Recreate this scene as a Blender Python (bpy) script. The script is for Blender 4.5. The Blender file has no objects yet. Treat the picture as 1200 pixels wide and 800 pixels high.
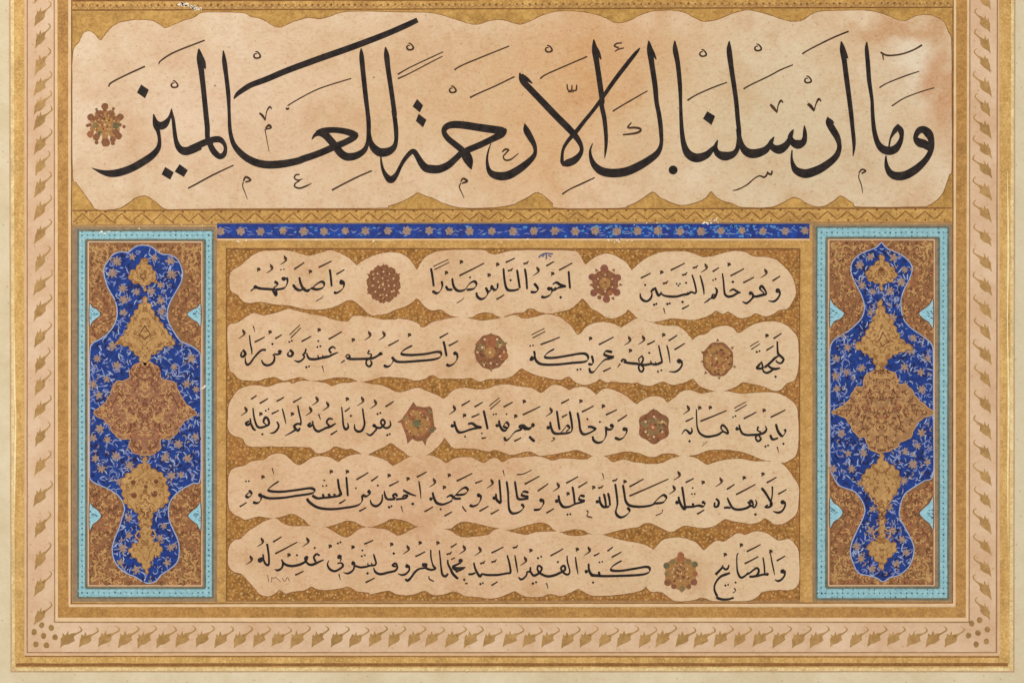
import bpy, math, random
from mathutils import Vector, noise as mnoise
R = math.radians
scene = bpy.context.scene
col = scene.collection
S = 0.0004                     # metres per millimetre-like page unit (one unit = 0.4 mm)

def P(x, y, z=0.0):            # page unit -> metres; page lies on the table, its top edge towards +Y
    return ((x - 600.0) * S, (400.0 - y) * S, z * S)

# ---------------------------------------------------------------- camera
cam_d = bpy.data.cameras.new('camera')
cam = bpy.data.objects.new('camera', cam_d); col.objects.link(cam)
cam_d.sensor_width = 36; cam_d.lens = 90
cam.location = (0, 0, 1200 * S * 90 / 36)
cam.rotation_euler = (0, 0, 0)
cam_d.clip_start = 0.05; cam_d.clip_end = 20
scene.camera = cam

# ---------------------------------------------------------------- world, lamps, exposure (museum copy stand: two soft boxes and room light)
world = bpy.data.worlds.new('World'); scene.world = world
world.use_nodes = True
bg = world.node_tree.nodes['Background']
bg.inputs[0].default_value = (1.0, 0.98, 0.95, 1); bg.inputs[1].default_value = 0.36

def area(name, loc, size, power, colr):
    l = bpy.data.lights.new(name, 'AREA'); l.shape = 'RECTANGLE'; l.size = size[0]; l.size_y = size[1]
    l.energy = power; l.color = colr
    o = bpy.data.objects.new(name, l); col.objects.link(o); o.location = loc
    o.rotation_euler = (Vector((0, 0, 0)) - Vector(loc)).to_track_quat('-Z', 'Y').to_euler()
    return o
area('key_lamp', (-1.3, 1.0, 1.15), (0.5, 0.5), 32, (1.0, 0.98, 0.955))
area('fill_lamp', (1.5, -0.5, 1.2), (0.8, 0.8), 14, (1.0, 0.985, 0.965))
vs = scene.view_settings
vs.view_transform = 'Standard'; vs.look = 'None'; vs.exposure = 0; vs.gamma = 1; vs.use_curve_mapping = False
scene.cycles.filter_width = 1.5
scene.cycles.max_bounces = 4

# ---------------------------------------------------------------- materials
def lin(c):
    out = []
    for v in c[:3]:
        v /= 255.0
        out.append(v / 12.92 if v <= 0.04045 else ((v + 0.055) / 1.055) ** 2.4)
    return (out[0], out[1], out[2], 1.0)

class NT:
    def __init__(s, name):
        s.m = bpy.data.materials.new(name); s.m.use_nodes = True
        s.t = s.m.node_tree; s.n = s.t.nodes
        s.b = s.n['Principled BSDF']
        g = s.n.new('ShaderNodeNewGeometry')
        v = s.n.new('ShaderNodeVectorMath'); v.operation = 'SCALE'; v.inputs['Scale'].default_value = 1 / S
        s.t.links.new(g.outputs['Position'], v.inputs[0]); s.pos = v.outputs[0]
    def link(s, a, b): s.t.links.new(a, b)
    def noise(s, size, detail=3, rough=0.6, off=0.0, stretch=None):
        n = s.n.new('ShaderNodeTexNoise'); n.inputs['Scale'].default_value = 1.0 / size
        n.inputs['Detail'].default_value = detail; n.inputs['Roughness'].default_value = rough
        mp = s.n.new('ShaderNodeMapping'); mp.inputs['Location'].default_value = (off, off * 1.7, off)
        if stretch: mp.inputs['Scale'].default_value = stretch
        s.link(s.pos, mp.inputs[0]); s.link(mp.outputs[0], n.inputs['Vector'])
        return n.outputs['Fac']
    def voro(s, size, rnd=1.0):
        n = s.n.new('ShaderNodeTexVoronoi'); n.inputs['Scale'].default_value = 1.0 / size
        n.inputs['Randomness'].default_value = rnd; n.voronoi_dimensions = '2D'
        s.link(s.pos, n.inputs['Vector']); return n.outputs['Distance']
    def ramp(s, fac, stops, smooth=False):
        r = s.n.new('ShaderNodeValToRGB'); e = r.color_ramp.elements
        while len(e) < len(stops): e.new(0.5)
        for i, (p, c) in enumerate(stops):
            e[i].position = p; e[i].color = c if len(c) == 4 and max(c) <= 1 else lin(c)
        if smooth: r.color_ramp.interpolation = 'EASE'
        s.link(fac, r.inputs[0]); return r.outputs[0]
    def mask(s, fac, lo, hi):
        r = s.n.new('ShaderNodeMapRange'); r.inputs[1].default_value = lo; r.inputs[2].default_value = hi
        s.link(fac, r.inputs[0]); return r.outputs[0]
    def mix(s, fac, a, b, mode='MIX'):
        m = s.n.new('ShaderNodeMix'); m.data_type = 'RGBA'; m.blend_type = mode
        if isinstance(fac, (int, float)): m.inputs[0].default_value = fac
        else: s.link(fac, m.inputs[0])
        for v, k in ((a, 6), (b, 7)):
            if isinstance(v, tuple): m.inputs[k].default_value = lin(v)
            else: s.link(v, m.inputs[k])
        return m.outputs[2]
    def mul(s, a, k):
        m = s.n.new('ShaderNodeMath'); m.operation = 'MULTIPLY'
        s.link(a, m.inputs[0])
        if isinstance(k, (int, float)): m.inputs[1].default_value = k
        else: s.link(k, m.inputs[1])
        return m.outputs[0]
    def bump(s, h, dist, strength=1.0):
        b = s.n.new('ShaderNodeBump'); b.inputs['Distance'].default_value = dist * S; b.inputs['Strength'].default_value = strength
        s.link(h, b.inputs['Height']); s.link(b.outputs[0], s.b.inputs['Normal'])
    def done(s, c, rough=0.8, spec=0.2, metal=0.0):
        s.link(c, s.b.inputs['Base Color'])
        if isinstance(rough, (int, float)): s.b.inputs['Roughness'].default_value = rough
        else: s.link(rough, s.b.inputs['Roughness'])
        s.b.inputs['Specular IOR Level'].default_value = spec
        s.b.inputs['Metallic'].default_value = metal
        return s.m

def blot(t, cx, cy, rx, ry, soft=0.6):           # a stain with a place of its own on the page
    mp = t.n.new('ShaderNodeMapping'); mp.vector_type = 'TEXTURE'
    px, py, _ = P(cx, cy); mp.inputs['Location'].default_value = (px / S, py / S, 0); mp.inputs['Scale'].default_value = (rx, ry, 1e6)
    dis = t.n.new('ShaderNodeTexNoise'); dis.inputs['Scale'].default_value = 0.03; dis.inputs['Detail'].default_value = 4
    t.link(t.pos, dis.inputs['Vector'])
    a = t.n.new('ShaderNodeVectorMath'); a.operation = 'MULTIPLY_ADD'; a.inputs[1].default_value = (70, 70, 0)
    t.link(dis.outputs['Color'], a.inputs[0]); t.link(t.pos, a.inputs[2])
    sub = t.n.new('ShaderNodeVectorMath'); sub.operation = 'SUBTRACT'; sub.inputs[1].default_value = (35, 35, 0)
    t.link(a.outputs[0], sub.inputs[0]); t.link(sub.outputs[0], mp.inputs[0])
    ln = t.n.new('ShaderNodeVectorMath'); ln.operation = 'LENGTH'; t.link(mp.outputs[0], ln.inputs[0])
    return t.mask(ln.outputs['Value'], 1.0 + soft, 1.0 - soft)

def paper(name, base, pale, dark, stains=(), fibre=0.5):
    t = NT(name)
    c = t.ramp(t.noise(60, 5, 0.65), [(0.36, dark), (0.5, base), (0.64, pale)])
    for (cx, cy, rx, ry, soft, colr, amt) in stains:
        c = t.mix(t.mul(blot(t, cx, cy, rx, ry, soft), amt), c, colr)
    k = t.noise(15, 3, 0.6, 77)
    c = t.mix(t.mul(t.mask(k, 0.5, 0.68), 0.38 * fibre), c, tuple((p + q) / 2 for p, q in zip(base, (214, 150, 120))))
    k = t.noise(19, 3, 0.6, 177)
    c = t.mix(t.mul(t.mask(k, 0.5, 0.68), 0.34 * fibre), c, tuple((p + q) / 2 for p, q in zip(base, (206, 190, 140))))
    f = t.noise(3.2, 3, 0.7, 9)
    c = t.mix(t.mul(t.mask(f, 0.5, 0.68), 0.20 * fibre), c, (255, 240, 214))
    g = t.noise(4.2, 3, 0.7, 31, (1, 1.5, 1))
    c = t.mix(t.mul(t.mask(g, 0.5, 0.7), 0.9 * fibre), c, (226, 214, 200), 'MULTIPLY')
    cr = t.noise(70, 5, 0.72, 401)
    c = t.mix(t.mul(t.mask(cr, 0.53, 0.66), 0.5 * fibre), c, (232, 208, 184), 'MULTIPLY')
    sp = t.voro(31)
    c = t.mix(t.mul(t.mask(sp, 0.045, 0.015), 0.4), c, (140, 102, 66))
    t.bump(t.noise(5, 4, 0.7, 5), 0.35, 0.5)
    return t.done(c, 0.85, 0.15)

def gold(name, lo, mid, hi, size=10, stretch=None, metal=0.12, fine=0.6, spk=0.0):
    t = NT(name)
    c = t.ramp(t.noise(size, 5, 0.7, 3, stretch), [(0.3, lo), (0.5, mid), (0.72, hi)])
    wr = t.noise(38, 4, 0.7, 91)
    c = t.mix(t.mul(t.mask(wr, 0.5, 0.66), 0.45), c, tuple(v * 0.88 for v in lo))
    wr = t.noise(26, 4, 0.75, 191)
    c = t.mix(t.mul(t.mask(wr, 0.53, 0.66), 0.55), c, tuple(min(255, v * 1.07) for v in hi))
    f = t.noise(2.8, 3, 0.7, 13)
    c = t.mix(t.mul(t.mask(f, 0.5, 0.7), fine), c, tuple(min(255, v * 1.12) for v in hi))
    g = t.noise(2.7, 3, 0.7, 43)
    c = t.mix(t.mul(t.mask(g, 0.5, 0.7), fine), c, tuple(v * 0.8 for v in lo))
    if spk:
        c = t.mix(t.mul(t.mask(t.voro(16), 0.09, 0.03), spk), c, (240, 214, 160))
    t.bump(f, 0.25, 0.5)
    return t.done(c, 0.48, 0.35, metal)

def paint(name, a, b, size=8, rough=0.75, fine=0.0, hi=None):
    t = NT(name)
    c = t.ramp(t.noise(size, 4, 0.7, 17), [(0.35, a), (0.65, b)])
    if hi:
        c = t.mix(t.mul(t.mask(t.noise(3.0, 3, 0.7, 60), 0.52, 0.72), fine), c, hi)
    t.bump(t.noise(2.5, 3, 0.7, 5), 0.12, 0.5)
    return t.done(c, rough, 0.25)

M = {}
CREAM = (216, 204, 172)
M['margin'] = paper('margin_paper', (218, 201, 166), (224, 208, 176), (211, 193, 156), [(1200, 400, 40, 400, .6, (212, 200, 169), .6)], fibre=0.3)
M['strip'] = paper('border_paper', (219, 184, 149), (226, 194, 162), (212, 174, 138), fibre=0.4)
M['cloud_big'] = paper('upper_cloud_paper', (220, 190, 155), (228, 202, 171), (211, 176, 138),
    stains=[(700, 90, 120, 70, 0.7, (212, 162, 108), 0.75), (630, 200, 60, 60, 0.8, (216, 168, 118), 0.6), (550, 130, 140, 60, 0.9, (208, 166, 118), 0.5),
            (900, 130, 110, 90, 0.8, (210, 192, 156), 0.75), (1000, 180, 110, 60, 0.8, (213, 192, 158), 0.7),
            (1080, 72, 34, 36, 0.7, (230, 219, 196), 0.6), (1104, 100, 18, 62, 0.6, (196, 142, 94), 0.75), (1060, 30, 55, 14, 0.6, (192, 140, 88), 0.7),
            (480, 90, 120, 90, 0.9, (213, 174, 130), 0.35), (240, 120, 110, 60, 0.9, (226, 196, 168), 0.6), (330, 180, 60, 30, 0.9, (208, 168, 130), 0.4), (770, 60, 30, 40, 0.8, (208, 164, 118), 0.5), (690, 60, 50, 30, 0.7, (204, 152, 100), 0.5)], fibre=0.65)
M['cloud'] = paper('text_cloud_paper', (218, 182, 142), (225, 192, 155), (209, 170, 128),
    stains=[(860, 480, 130, 300, 0.9, (221, 193, 155), 0.8), (450, 610, 170, 80, 0.8, (212, 168, 130), 0.5), (700, 330, 90, 60, 0.9, (224, 196, 160), 0.5)], fibre=0.72)
M['gold'] = gold('gold_band', (176, 130, 68), (198, 150, 82), (214, 170, 102), 9)
M['gold2'] = gold('inner_gold_band', (162, 113, 56), (184, 134, 70), (200, 152, 86), 8)
M['goldlight'] = gold('outer_gold_band', (186, 140, 74), (210, 164, 92), (226, 186, 118), 10, (1, 0.25, 1))
M['goldrim'] = gold('rubbed_gold_edge', (214, 178, 118), (232, 198, 138), (246, 220, 164), 10)
M['groundtop'] = gold('upper_gold_ground', (164, 118, 54), (190, 144, 74), (210, 166, 94), 5, None, 0.1, 0.4)
M['chev'] = gold('chevron_ground', (166, 120, 58), (196, 148, 78), (216, 172, 100), 5)
M['rule'] = paint('brown_rule_paint', (146, 110, 74), (168, 130, 92), 9)
M['rulefaint'] = paint('faint_rule_paint', (184, 150, 116), (198, 164, 128), 9)
M['ruledark'] = paint('dark_rule_paint', (116, 74, 34), (146, 98, 52), 7)
M['cream_rule'] = paint('cream_rule_paint', (222, 184, 138), (232, 198, 154), 10)
M['pink_rule'] = paint('pink_rule_paint', (214, 172, 132), (222, 184, 144), 8)
M['ink'] = paint('black_ink', (17, 10, 7), (50, 38, 32), 9, 0.6)
M['ink2'] = paint('brown_ink', (46, 28, 14), (84, 56, 34), 7, 0.6)
M['inkfade'] = paint('faded_ink', (122, 84, 62), (150, 112, 84), 8)
M['inkblue'] = paint('blue_ink_spot', (52, 60, 96), (96, 96, 124), 5)
M['leaf'] = gold('leaf_gold', (158, 118, 62), (178, 136, 80), (194, 154, 98), 6, None, 0.1, 0.2)
M['dot'] = gold('corner_dot_gold', (140, 106, 58), (158, 120, 68), (176, 138, 86), 5, None, 0.1, 0.2)
M['blue'] = paint('lapis_blue', (24, 38, 96), (26, 62, 142), 9, 0.6, 0.5, (36, 90, 170))
M['bluedark'] = paint('dark_indigo', (26, 24, 56), (34, 34, 80), 4)
M['bluestrip'] = paint('lapis_strip', (34, 40, 104), (32, 66, 152), 18, 0.6, 0.5, (62, 112, 190))
M['turq'] = paint('turquoise_paint', (124, 170, 178), (152, 194, 198), 4, 0.7, 0.7, (192, 218, 214))
M['turqblue'] = paint('sky_blue_paint', (132, 184, 198), (158, 202, 212), 4, 0.7, 0.7, (196, 222, 222))
M['turqdark'] = paint('teal_dot_paint', (48, 78, 100), (74, 108, 124), 4)
M['greyrule'] = paint('grey_brown_rule', (134, 112, 86), (158, 132, 102), 5)
M['greendk'] = paint('grey_green_rule', (86, 96, 86), (120, 118, 98), 5)
M['lilac'] = paint('lilac_outline', (146, 160, 190), (174, 184, 204), 5)
M['vine'] = paint('pale_vine_paint', (102, 116, 168), (146, 152, 186), 4)
M['bloss'] = paint('blossom_paint', (128, 108, 102), (172, 144, 118), 3)
M['blossred'] = paint('blossom_heart', (160, 104, 84), (184, 142, 112), 4)
M['streak'] = paint('bright_gold_edge', (232, 206, 150), (250, 232, 186), 6)
M['white'] = paint('bare_white_ground', (238, 222, 196), (252, 244, 226), 4)
M['cyanwear'] = paint('worn_bright_blue', (44, 110, 178), (96, 160, 206), 4)
M['pgold'] = gold('palmette_gold', (160, 114, 60), (184, 140, 82), (202, 162, 106), 4, None, 0.1, 0.5)
M['pgdark'] = paint('palmette_vein', (130, 86, 44), (154, 106, 58), 4)
M['medal'] = paint('salmon_medallion', (136, 90, 66), (162, 112, 82), 5, 0.75, 0.6, (184, 128, 84))
M['medal2'] = paint('tan_medallion', (146, 106, 68), (168, 126, 84), 5, 0.75, 0.6, (190, 142, 88))
M['curlhi'] = paint('gold_scroll', (178, 132, 80), (200, 156, 100), 4)
M['curllo'] = paint('brown_scroll', (98, 58, 36), (124, 76, 46), 4)
M['curlred'] = paint('orange_scroll', (160, 92, 62), (182, 118, 78), 4)
M['spand'] = paint('spandrel_ground', (124, 82, 50), (152, 106, 66), 4, 0.75, 0.6, (180, 132, 86))
M['olive'] = paint('olive_paint', (122, 98, 64), (146, 120, 76), 4)
M['dkgreen'] = paint('dark_green_paint', (92, 86, 60), (118, 108, 74), 4)
M['rosebrown'] = paint('rosette_brown', (116, 72, 46), (144, 94, 60), 3.5, 0.75, 0.55, (176, 124, 80))
M['rosepurple'] = paint('rosette_plum', (124, 74, 56), (146, 92, 68), 5)
M['rosegold'] = paint('rosette_gold', (150, 104, 58), (180, 132, 76), 3.5)
M['rosered'] = paint('rosette_red', (142, 86, 54), (166, 104, 66), 3.5)
M['cream_dot'] = paint('cream_dot_paint', (206, 170, 130), (218, 184, 146), 4)

def mottled():                       # gold ground flecked with tiny pale florets, behind the clouds of the text block
    t = NT('flecked_gold_ground')
    c = t.ramp(t.noise(8, 4, 0.7, 3), [(0.36, (136, 90, 36)), (0.5, (158, 106, 44)), (0.64, (180, 126, 58))])
    c = t.mix(t.mul(t.mask(t.noise(50, 3, 0.6, 8), 0.48, 0.62), 0.4), c, (176, 112, 60))
    c = t.mix(t.mul(t.mask(t.noise(3.0, 3, 0.7, 23), 0.5, 0.68), 0.75), c, (112, 72, 32))
    c = t.mix(t.mul(t.mask(t.noise(3.4, 3, 0.7, 123), 0.52, 0.68), 0.7), c, (196, 148, 84))
    c = t.mix(t.mul(t.mask(t.voro(5.4, 0.85), 0.26, 0.12), 0.7), c, (206, 162, 98))
    c = t.mix(t.mul(t.mask(t.voro(13.0, 1.0), 0.12, 0.05), 0.6), c, (226, 190, 130))
    t.bump(t.noise(2.4, 3, 0.7, 23), 0.3, 0.5)
    return t.done(c, 0.55, 0.3, 0.1)
M['mottle'] = mottled()
def wood():
    t = NT('table_wood')
    c = t.ramp(t.noise(60, 4, 0.6, 3, (0.15, 1, 1)), [(0.3, (96, 74, 58)), (0.7, (132, 104, 82))])
    t.bump(t.noise(8, 4, 0.7, 5, (0.1, 1, 1)), 0.6, 0.5)
    return t.done(c, 0.6, 0.3)
M['wood'] = wood()

# ---------------------------------------------------------------- geometry helpers
def crom(pts, n):
    """Catmull-Rom through points of any dimension"""
    if len(pts) < 3 or n < 2: return [tuple(p) for p in pts]
    out = []
    q = [pts[0]] + list(pts) + [pts[-1]]
    for i in range(1, len(q) - 2):
        a, b, c, d = q[i - 1], q[i], q[i + 1], q[i + 2]
        for k in range(n):
            t = k / n
            out.append(tuple(0.5 * (2 * b[j] + (c[j] - a[j]) * t + (2 * a[j] - 5 * b[j] + 4 * c[j] - d[j]) * t * t
                                    + (3 * b[j] - a[j] - 3 * c[j] + d[j]) * t ** 3) for j in range(len(b))))
    out.append(tuple(pts[-1]))
    return out

def crom_closed(pts, n):
    out = []; N = len(pts)
    for i in range(N):
        a, b, c, d = pts[i - 1], pts[i], pts[(i + 1) % N], pts[(i + 2) % N]
        for k in range(n):
            t = k / n
            out.append(tuple(0.5 * (2 * b[j] + (c[j] - a[j]) * t + (2 * a[j] - 5 * b[j] + 4 * c[j] - d[j]) * t * t
                                    + (3 * b[j] - a[j] - 3 * c[j] + d[j]) * t ** 3) for j in range(2)))
    return out

class MB:
    def __init__(s): s.v = []; s.f = []; s.k = 0
    def poly(s, pts, z0, z1):
        """solid sheet with the outline pts between heights z0 and z1"""
        n = len(pts)
        area2 = sum(pts[i][0] * pts[(i + 1) % n][1] - pts[(i + 1) % n][0] * pts[i][1] for i in range(n))
        if area2 > 0: pts = list(reversed(pts))        # y runs down the page
        b = len(s.v)
        s.v += [P(x, y, z1) for x, y in pts] + [P(x, y, z0) for x, y in pts]
        s.f.append(tuple(range(b, b + n)))
        for i in range(n):
            j = (i + 1) % n
            s.f.append((b + j, b + i, b + n + i, b + n + j))
        return s
    def box(s, x0, y0, x1, y1, z0, z1): return s.poly([(x0, y0), (x1, y0), (x1, y1), (x0, y1)], z0, z1)
    def disc(s, x, y, r, z0, z1, n=12, ry=None, wob=0.0, rnd=None):
        ry = ry or r
        pts = []
        for i in range(n):
            a = 2 * math.pi * i / n; q = 1 + (rnd.uniform(-wob, wob) if rnd else 0)
            pts.append((x + r * q * math.cos(a), y + ry * q * math.sin(a)))
        return s.poly(pts, z0, z1)
    def ribbon(s, pts, z0, z1, closed=False):
        """stroke through (x, y, width): one strip with sides"""
        n = len(pts); L = []; Rr = []
        for i in range(n):
            if closed: a, c = pts[i - 1], pts[(i + 1) % n]
            else: a, c = pts[max(0, i - 1)], pts[min(n - 1, i + 1)]
            dx, dy = c[0] - a[0], c[1] - a[1]; l = math.hypot(dx, dy) or 1.0
            nx, ny = -dy / l, dx / l; h = max(0.08, pts[i][2] * 0.5)
            x, y = pts[i][0], pts[i][1]
            L.append((x + nx * h, y + ny * h)); Rr.append((x - nx * h, y - ny * h))
        b = len(s.v)
        zz = z1 + (s.k % 12) * 0.006; s.k += 1
        for i in range(n):
            zi = zz + 0.0004 * (i % 50)
            s.v += [P(*L[i], zi), P(*Rr[i], zi), P(*L[i], z0), P(*Rr[i], z0)]
        m = n if closed else n - 1
        for i in range(m):
            p = b + 4 * i; q = b + 4 * ((i + 1) % n)
            s.f += [(p, q, q + 1, p + 1), (p + 2, q + 2, q, p), (p + 1, q + 1, q + 3, p + 3)]
        if not closed:
            p = b; q = b + 4 * (n - 1)
            s.f += [(p, p + 1, p + 3, p + 2), (q + 1, q, q + 2, q + 3)]
        return s
    def build(s, name, mat, parent=None, label=None, kind=None):
        me = bpy.data.meshes.new(name); me.from_pydata(s.v, [], s.f); me.update()
        me.materials.append(M[mat])
        o = bpy.data.objects.new(name, me); col.objects.link(o)
        if parent: o.parent = parent
        if label: o['label'] = label
        if kind: o['kind'] = kind
        return o

def nibwidth(pts, W, mn, ang=55, taper=True):
    """width a broad reed pen leaves along a path"""
    ca, sa = math.cos(R(ang)), -math.sin(R(ang)); out = []; n = len(pts)
    for i, p in enumerate(pts):
        a, c = pts[max(0, i - 1)], pts[min(n - 1, i + 1)]
        dx, dy = c[0] - a[0], c[1] - a[1]; l = math.hypot(dx, dy) or 1
        w = mn + W * abs(dx / l * sa - dy / l * ca)
        if taper and n > 3 and (i == 0 or i == n - 1): w *= 0.55
        out.append((p[0], p[1], w))
    return out

rng = random.Random(7)
# ================================================================ the table and the page
tb = MB().box(-700, -900, 1900, 1700, -60, -6).build('tabletop', 'wood'); tb['kind'] = 'structure'
page = bpy.data.objects.new('calligraphy_page', None); col.objects.link(page)
page.location = (0, 0, 0)
page['label'] = 'illuminated calligraphy page with black script, gold grounds, blue side panels and leafy gold border'
page['category'] = 'manuscript page'
MB().box(-60, -560, 1260, 860, -5, 0).build('mount_sheet', 'margin', page, 'plain cream mount paper around the gold frame')

def lerp_line(a, b, n): return [(a[0] + (b[0] - a[0]) * i / n, a[1] + (b[1] - a[1]) * i / n) for i in range(n + 1)]
def strip_v(name, mat, x0t, x1t, x0b, x1b, yt, yb_l, yb_r, z0, z1, wob=0.0, parent=page, label=None):
    """upright band; its two edges run from top x to bottom x, with a slight hand wobble"""
    n = 40; L = []; Rr = []
    ph = rng.uniform(0, 50)
    for i in range(n + 1):
        t = i / n
        wl = wob * mnoise.noise(Vector((ph, i * 0.6, 0))); wr = wob * mnoise.noise(Vector((ph + 9, i * 0.6, 3)))
        L.append((x0t + (x0b - x0t) * t + wl, yt + (yb_l - yt) * t)); Rr.append((x1t + (x1b - x1t) * t + wr, yt + (yb_r - yt) * t))
    return MB().poly(L + Rr[::-1], z0, z1).build(name, mat, parent, label)
def strip_h(name, mat, y0l, y1l, y0r, y1r, x0a, x0b, x1a, x1b, z0, z1, wob=0.0, parent=page, label=None):
    """level band; x0a..x1a are the ends of the upper edge, x0b..x1b of the lower"""
    n = 60; T = []; B = []; ph = rng.uniform(0, 50)
    for i in range(n + 1):
        t = i / n
        wl = wob * mnoise.noise(Vector((ph, i * 0.6, 0))); wr = wob * mnoise.noise(Vector((ph + 9, i * 0.6, 3)))
        T.append((x0a + (x1a - x0a) * t, y0l + (y0r - y0l) * t + wl)); B.append((x0b + (x1b - x0b) * t, y1l + (y1r - y1l) * t + wr))
    return MB().poly(T + B[::-1], z0, z1).build(name, mat, parent, label)

YT = -60          # the frame runs on above the picture
# nested frames: (name, material, left x top/bottom pairs, right pairs, bottom pairs, z, wobble)
def frame(name, mat, l, r, b, z0, z1, wob=0.25, label=None):
    (l0t, l1t, l0b, l1b), (r0t, r1t, r0b, r1b), (b0l, b1l, b0r, b1r) = l, r, b   # b0 = inner (upper) y, b1 = outer (lower) y
    strip_v(name, mat, l0t, l1t, l0b, l1b, YT, b1l, b0l, z0, z1, wob, page, label)
    strip_v(name, mat, r0t, r1t, r0b, r1b, YT, b0r, b1r, z0, z1, wob, page, label)
    strip_h(name, mat, b0l, b1l, b0r, b1r, l1b, l0b, r0b, r1b, z0, z1 , wob, page, label)

frame('outer_rule', 'rulefaint', (10.2, 12.4, 12.4, 13.8), (1188.4, 1190.0, 1187.2, 1188.8), (785.6, 787.2, 785.6, 787.2), 0, .10)
frame('cream_rule', 'goldrim', (12.4, 16.6, 13.8, 17.6), (1185.0, 1188.4, 1182.8, 1187.2), (781.6, 785.6, 781.6, 785.6), 0, .34)
frame('outer_gold_band', 'goldlight', (16.6, 28.6, 17.6, 28.6), (1171.2, 1185.0, 1171.6, 1182.8), (767.6, 781.6, 767.6, 781.6), 0, .22, 0.35, 'outer gold frame band with rubbed bright edge')
frame('pink_rule', 'pink_rule', (28.6, 31.4, 28.6, 31.2), (1169.6, 1171.2, 1168.6, 1171.6), (764.8, 767.6, 764.8, 767.6), 0, .30)
frame('thin_rule', 'rule', (31.4, 32.6, 31.2, 32.6), (1168.2, 1169.6, 1166.8, 1168.6), (763.4, 764.8, 763.4, 764.8), 0, .12)
frame('thin_rule', 'rule', (62.8, 64.2, 63.4, 64.8), (1136.0, 1137.2, 1135.0, 1136.4), (727.8, 729.2, 727.8, 729.2), 0, .12)
frame('cream_rule', 'cream_rule', (64.2, 67.4, 64.8, 68.0), (1133.4, 1136.0, 1131.8, 1135.0), (723.2, 727.8, 723.2, 727.8), 0, .30)
frame('inner_gold_band', 'gold2', (67.4, 80.0, 68.0, 80.2), (1120.6, 1133.4, 1119.8, 1131.8), (710.8, 723.2, 710.8, 723.2), 0, .20, 0.3, 'inner gold frame band between two cream rules')
frame('cream_rule', 'cream_rule', (80.0, 83.4, 80.2, 82.8), (1117.8, 1120.6, 1116.8, 1119.8), (707.6, 710.8, 706.6, 709.8), 0, .36)
frame('inner_rule', 'ruledark', (83.4, 84.8, 82.8, 84.2), (1116.2, 1117.8, 1115.4, 1116.8), (706.2, 707.6, 705.2, 706.6), 0, .12)

strip_h('shade_rule', 'pgdark', 776.6, 780.4, 776.2, 780.0, 19, 19, 1181, 1181, 0, .25, .6)
MB().ribbon(crom([(1180.5, 200, .4), (1181.5, 290, 2.2), (1180.6, 380, 1.2), (1182.0, 470, 2.4), (1181.0, 560, 1.6), (1181.4, 640, .4)], 10), 0, .3).build('gold_streak', 'streak', page)
MB().ribbon(crom([(17.0, 380, .4), (17.4, 460, 2.0), (18.6, 490, 1.4), (17.6, 540, 2.0), (17.4, 600, .4)], 10), 0, .36).build('gold_streak', 'streak', page)
strip_h('shade_rule', 'pgdark', 767.8, 769.2, 768.4, 770.0, 29, 29, 1171, 1171, 0, .24, .4)
# ---- the leafy strip: paper of its own, gold leaves and corner dots painted on it
strips = []
bs_l = strip_v('leaf_border_strip', 'strip', 32.6, 62.8, 32.6, 63.4, YT, 763.4, 729.2, 0, .06, 0, page, 'left pink border strip with a column of gold leaves')
bs_r = strip_v('leaf_border_strip', 'strip', 1137.2, 1168.2, 1136.4, 1166.8, YT, 729.2, 763.4, 0, .06, 0, page, 'right pink border strip with a column of gold leaves')
bs_b = strip_h('leaf_border_strip', 'strip', 729.2, 763.4, 729.2, 763.4, 63.4, 32.6, 1136.4, 1166.8, 0, .06, 0, page, 'bottom pink border strip with a row of gold leaves')

def leaf_mesh(var):
    """flame shaped leaf: tail down-left, two points up, stalk hooking over at the top"""
    r = random.Random(var)
    j = lambda v, a=0.7: v + r.uniform(-a, a)
    body = [(-6, 19), (-6.4, 12), (j(-7.4), j(5)), (j(-6.6), j(0)), (j(-7), j(-5)), (-4.2, j(-3)), (j(-3.4), j(-11)), (j(-1), -5), (j(1), j(-8)), (j(5.2), j(-10.5)), (4.2, j(-3)), (j(5.6), j(1)), (3.6, j(5)), (1, j(9)), (-3, j(13))]
    mb = MB()
    n = len(body)
    pts = [(600 + x, 400 + y) for x, y in body]
    mb.poly(pts, 0, .05)
    st = crom([(2, -4, 2.4), (5.0, -9, 2.0), (7.5, -13, 1.8), (9.5, -17, 1.8), (j(8.6), -20.5, 1.5), (j(5.5), -22.5, .8)], 4)
    mb.ribbon([(600 + x, 400 + y, w) for x, y, w in st], 0, .05)
    me = bpy.data.meshes.new('gold_leaf'); me.from_pydata(mb.v, [], mb.f); me.update(); me.materials.append(M['leaf'])
    return me
LM = [leaf_mesh(i) for i in range(7)]
def put_leaf(x, y, parent, rot=0.0, sx=1.0, sy=1.0):
    o = bpy.data.objects.new('gold_leaf', rng.choice(LM)); col.objects.link(o); o.parent = parent
    o.location = P(x, y, .065 + rng.uniform(0, .01)); o.rotation_euler = (0, 0, R(rot + rng.uniform(-5, 5)))
    k = rng.uniform(.9, 1.04); o.scale = (sx * k, sy * k, 1)
for y in [-12, 15, 41, 71, 97, 119, 137, 165, 190, 215, 242, 270, 302, 330, 359, 391, 421, 447, 475, 507, 541, 577, 613, 650, 682, 717]:
    put_leaf(48.5, y + 3, bs_l, -12, .92, .84)
for y in [-2, 24, 48, 71, 98, 123, 148, 172, 195, 221, 247, 275, 304, 332, 359, 385, 412, 440, 470, 500, 527, 555, 582, 610, 637, 662, 687, 712]:
    put_leaf(1153, y + 2, bs_r, 14, -.92, .80)
nb = 46
for i in range(nb + 1):
    put_leaf(80 + (1117 - 80) * i / nb + rng.uniform(-1, 1), 747 + rng.uniform(-.7, .7), bs_b, -13, 1.15, .72)
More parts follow.
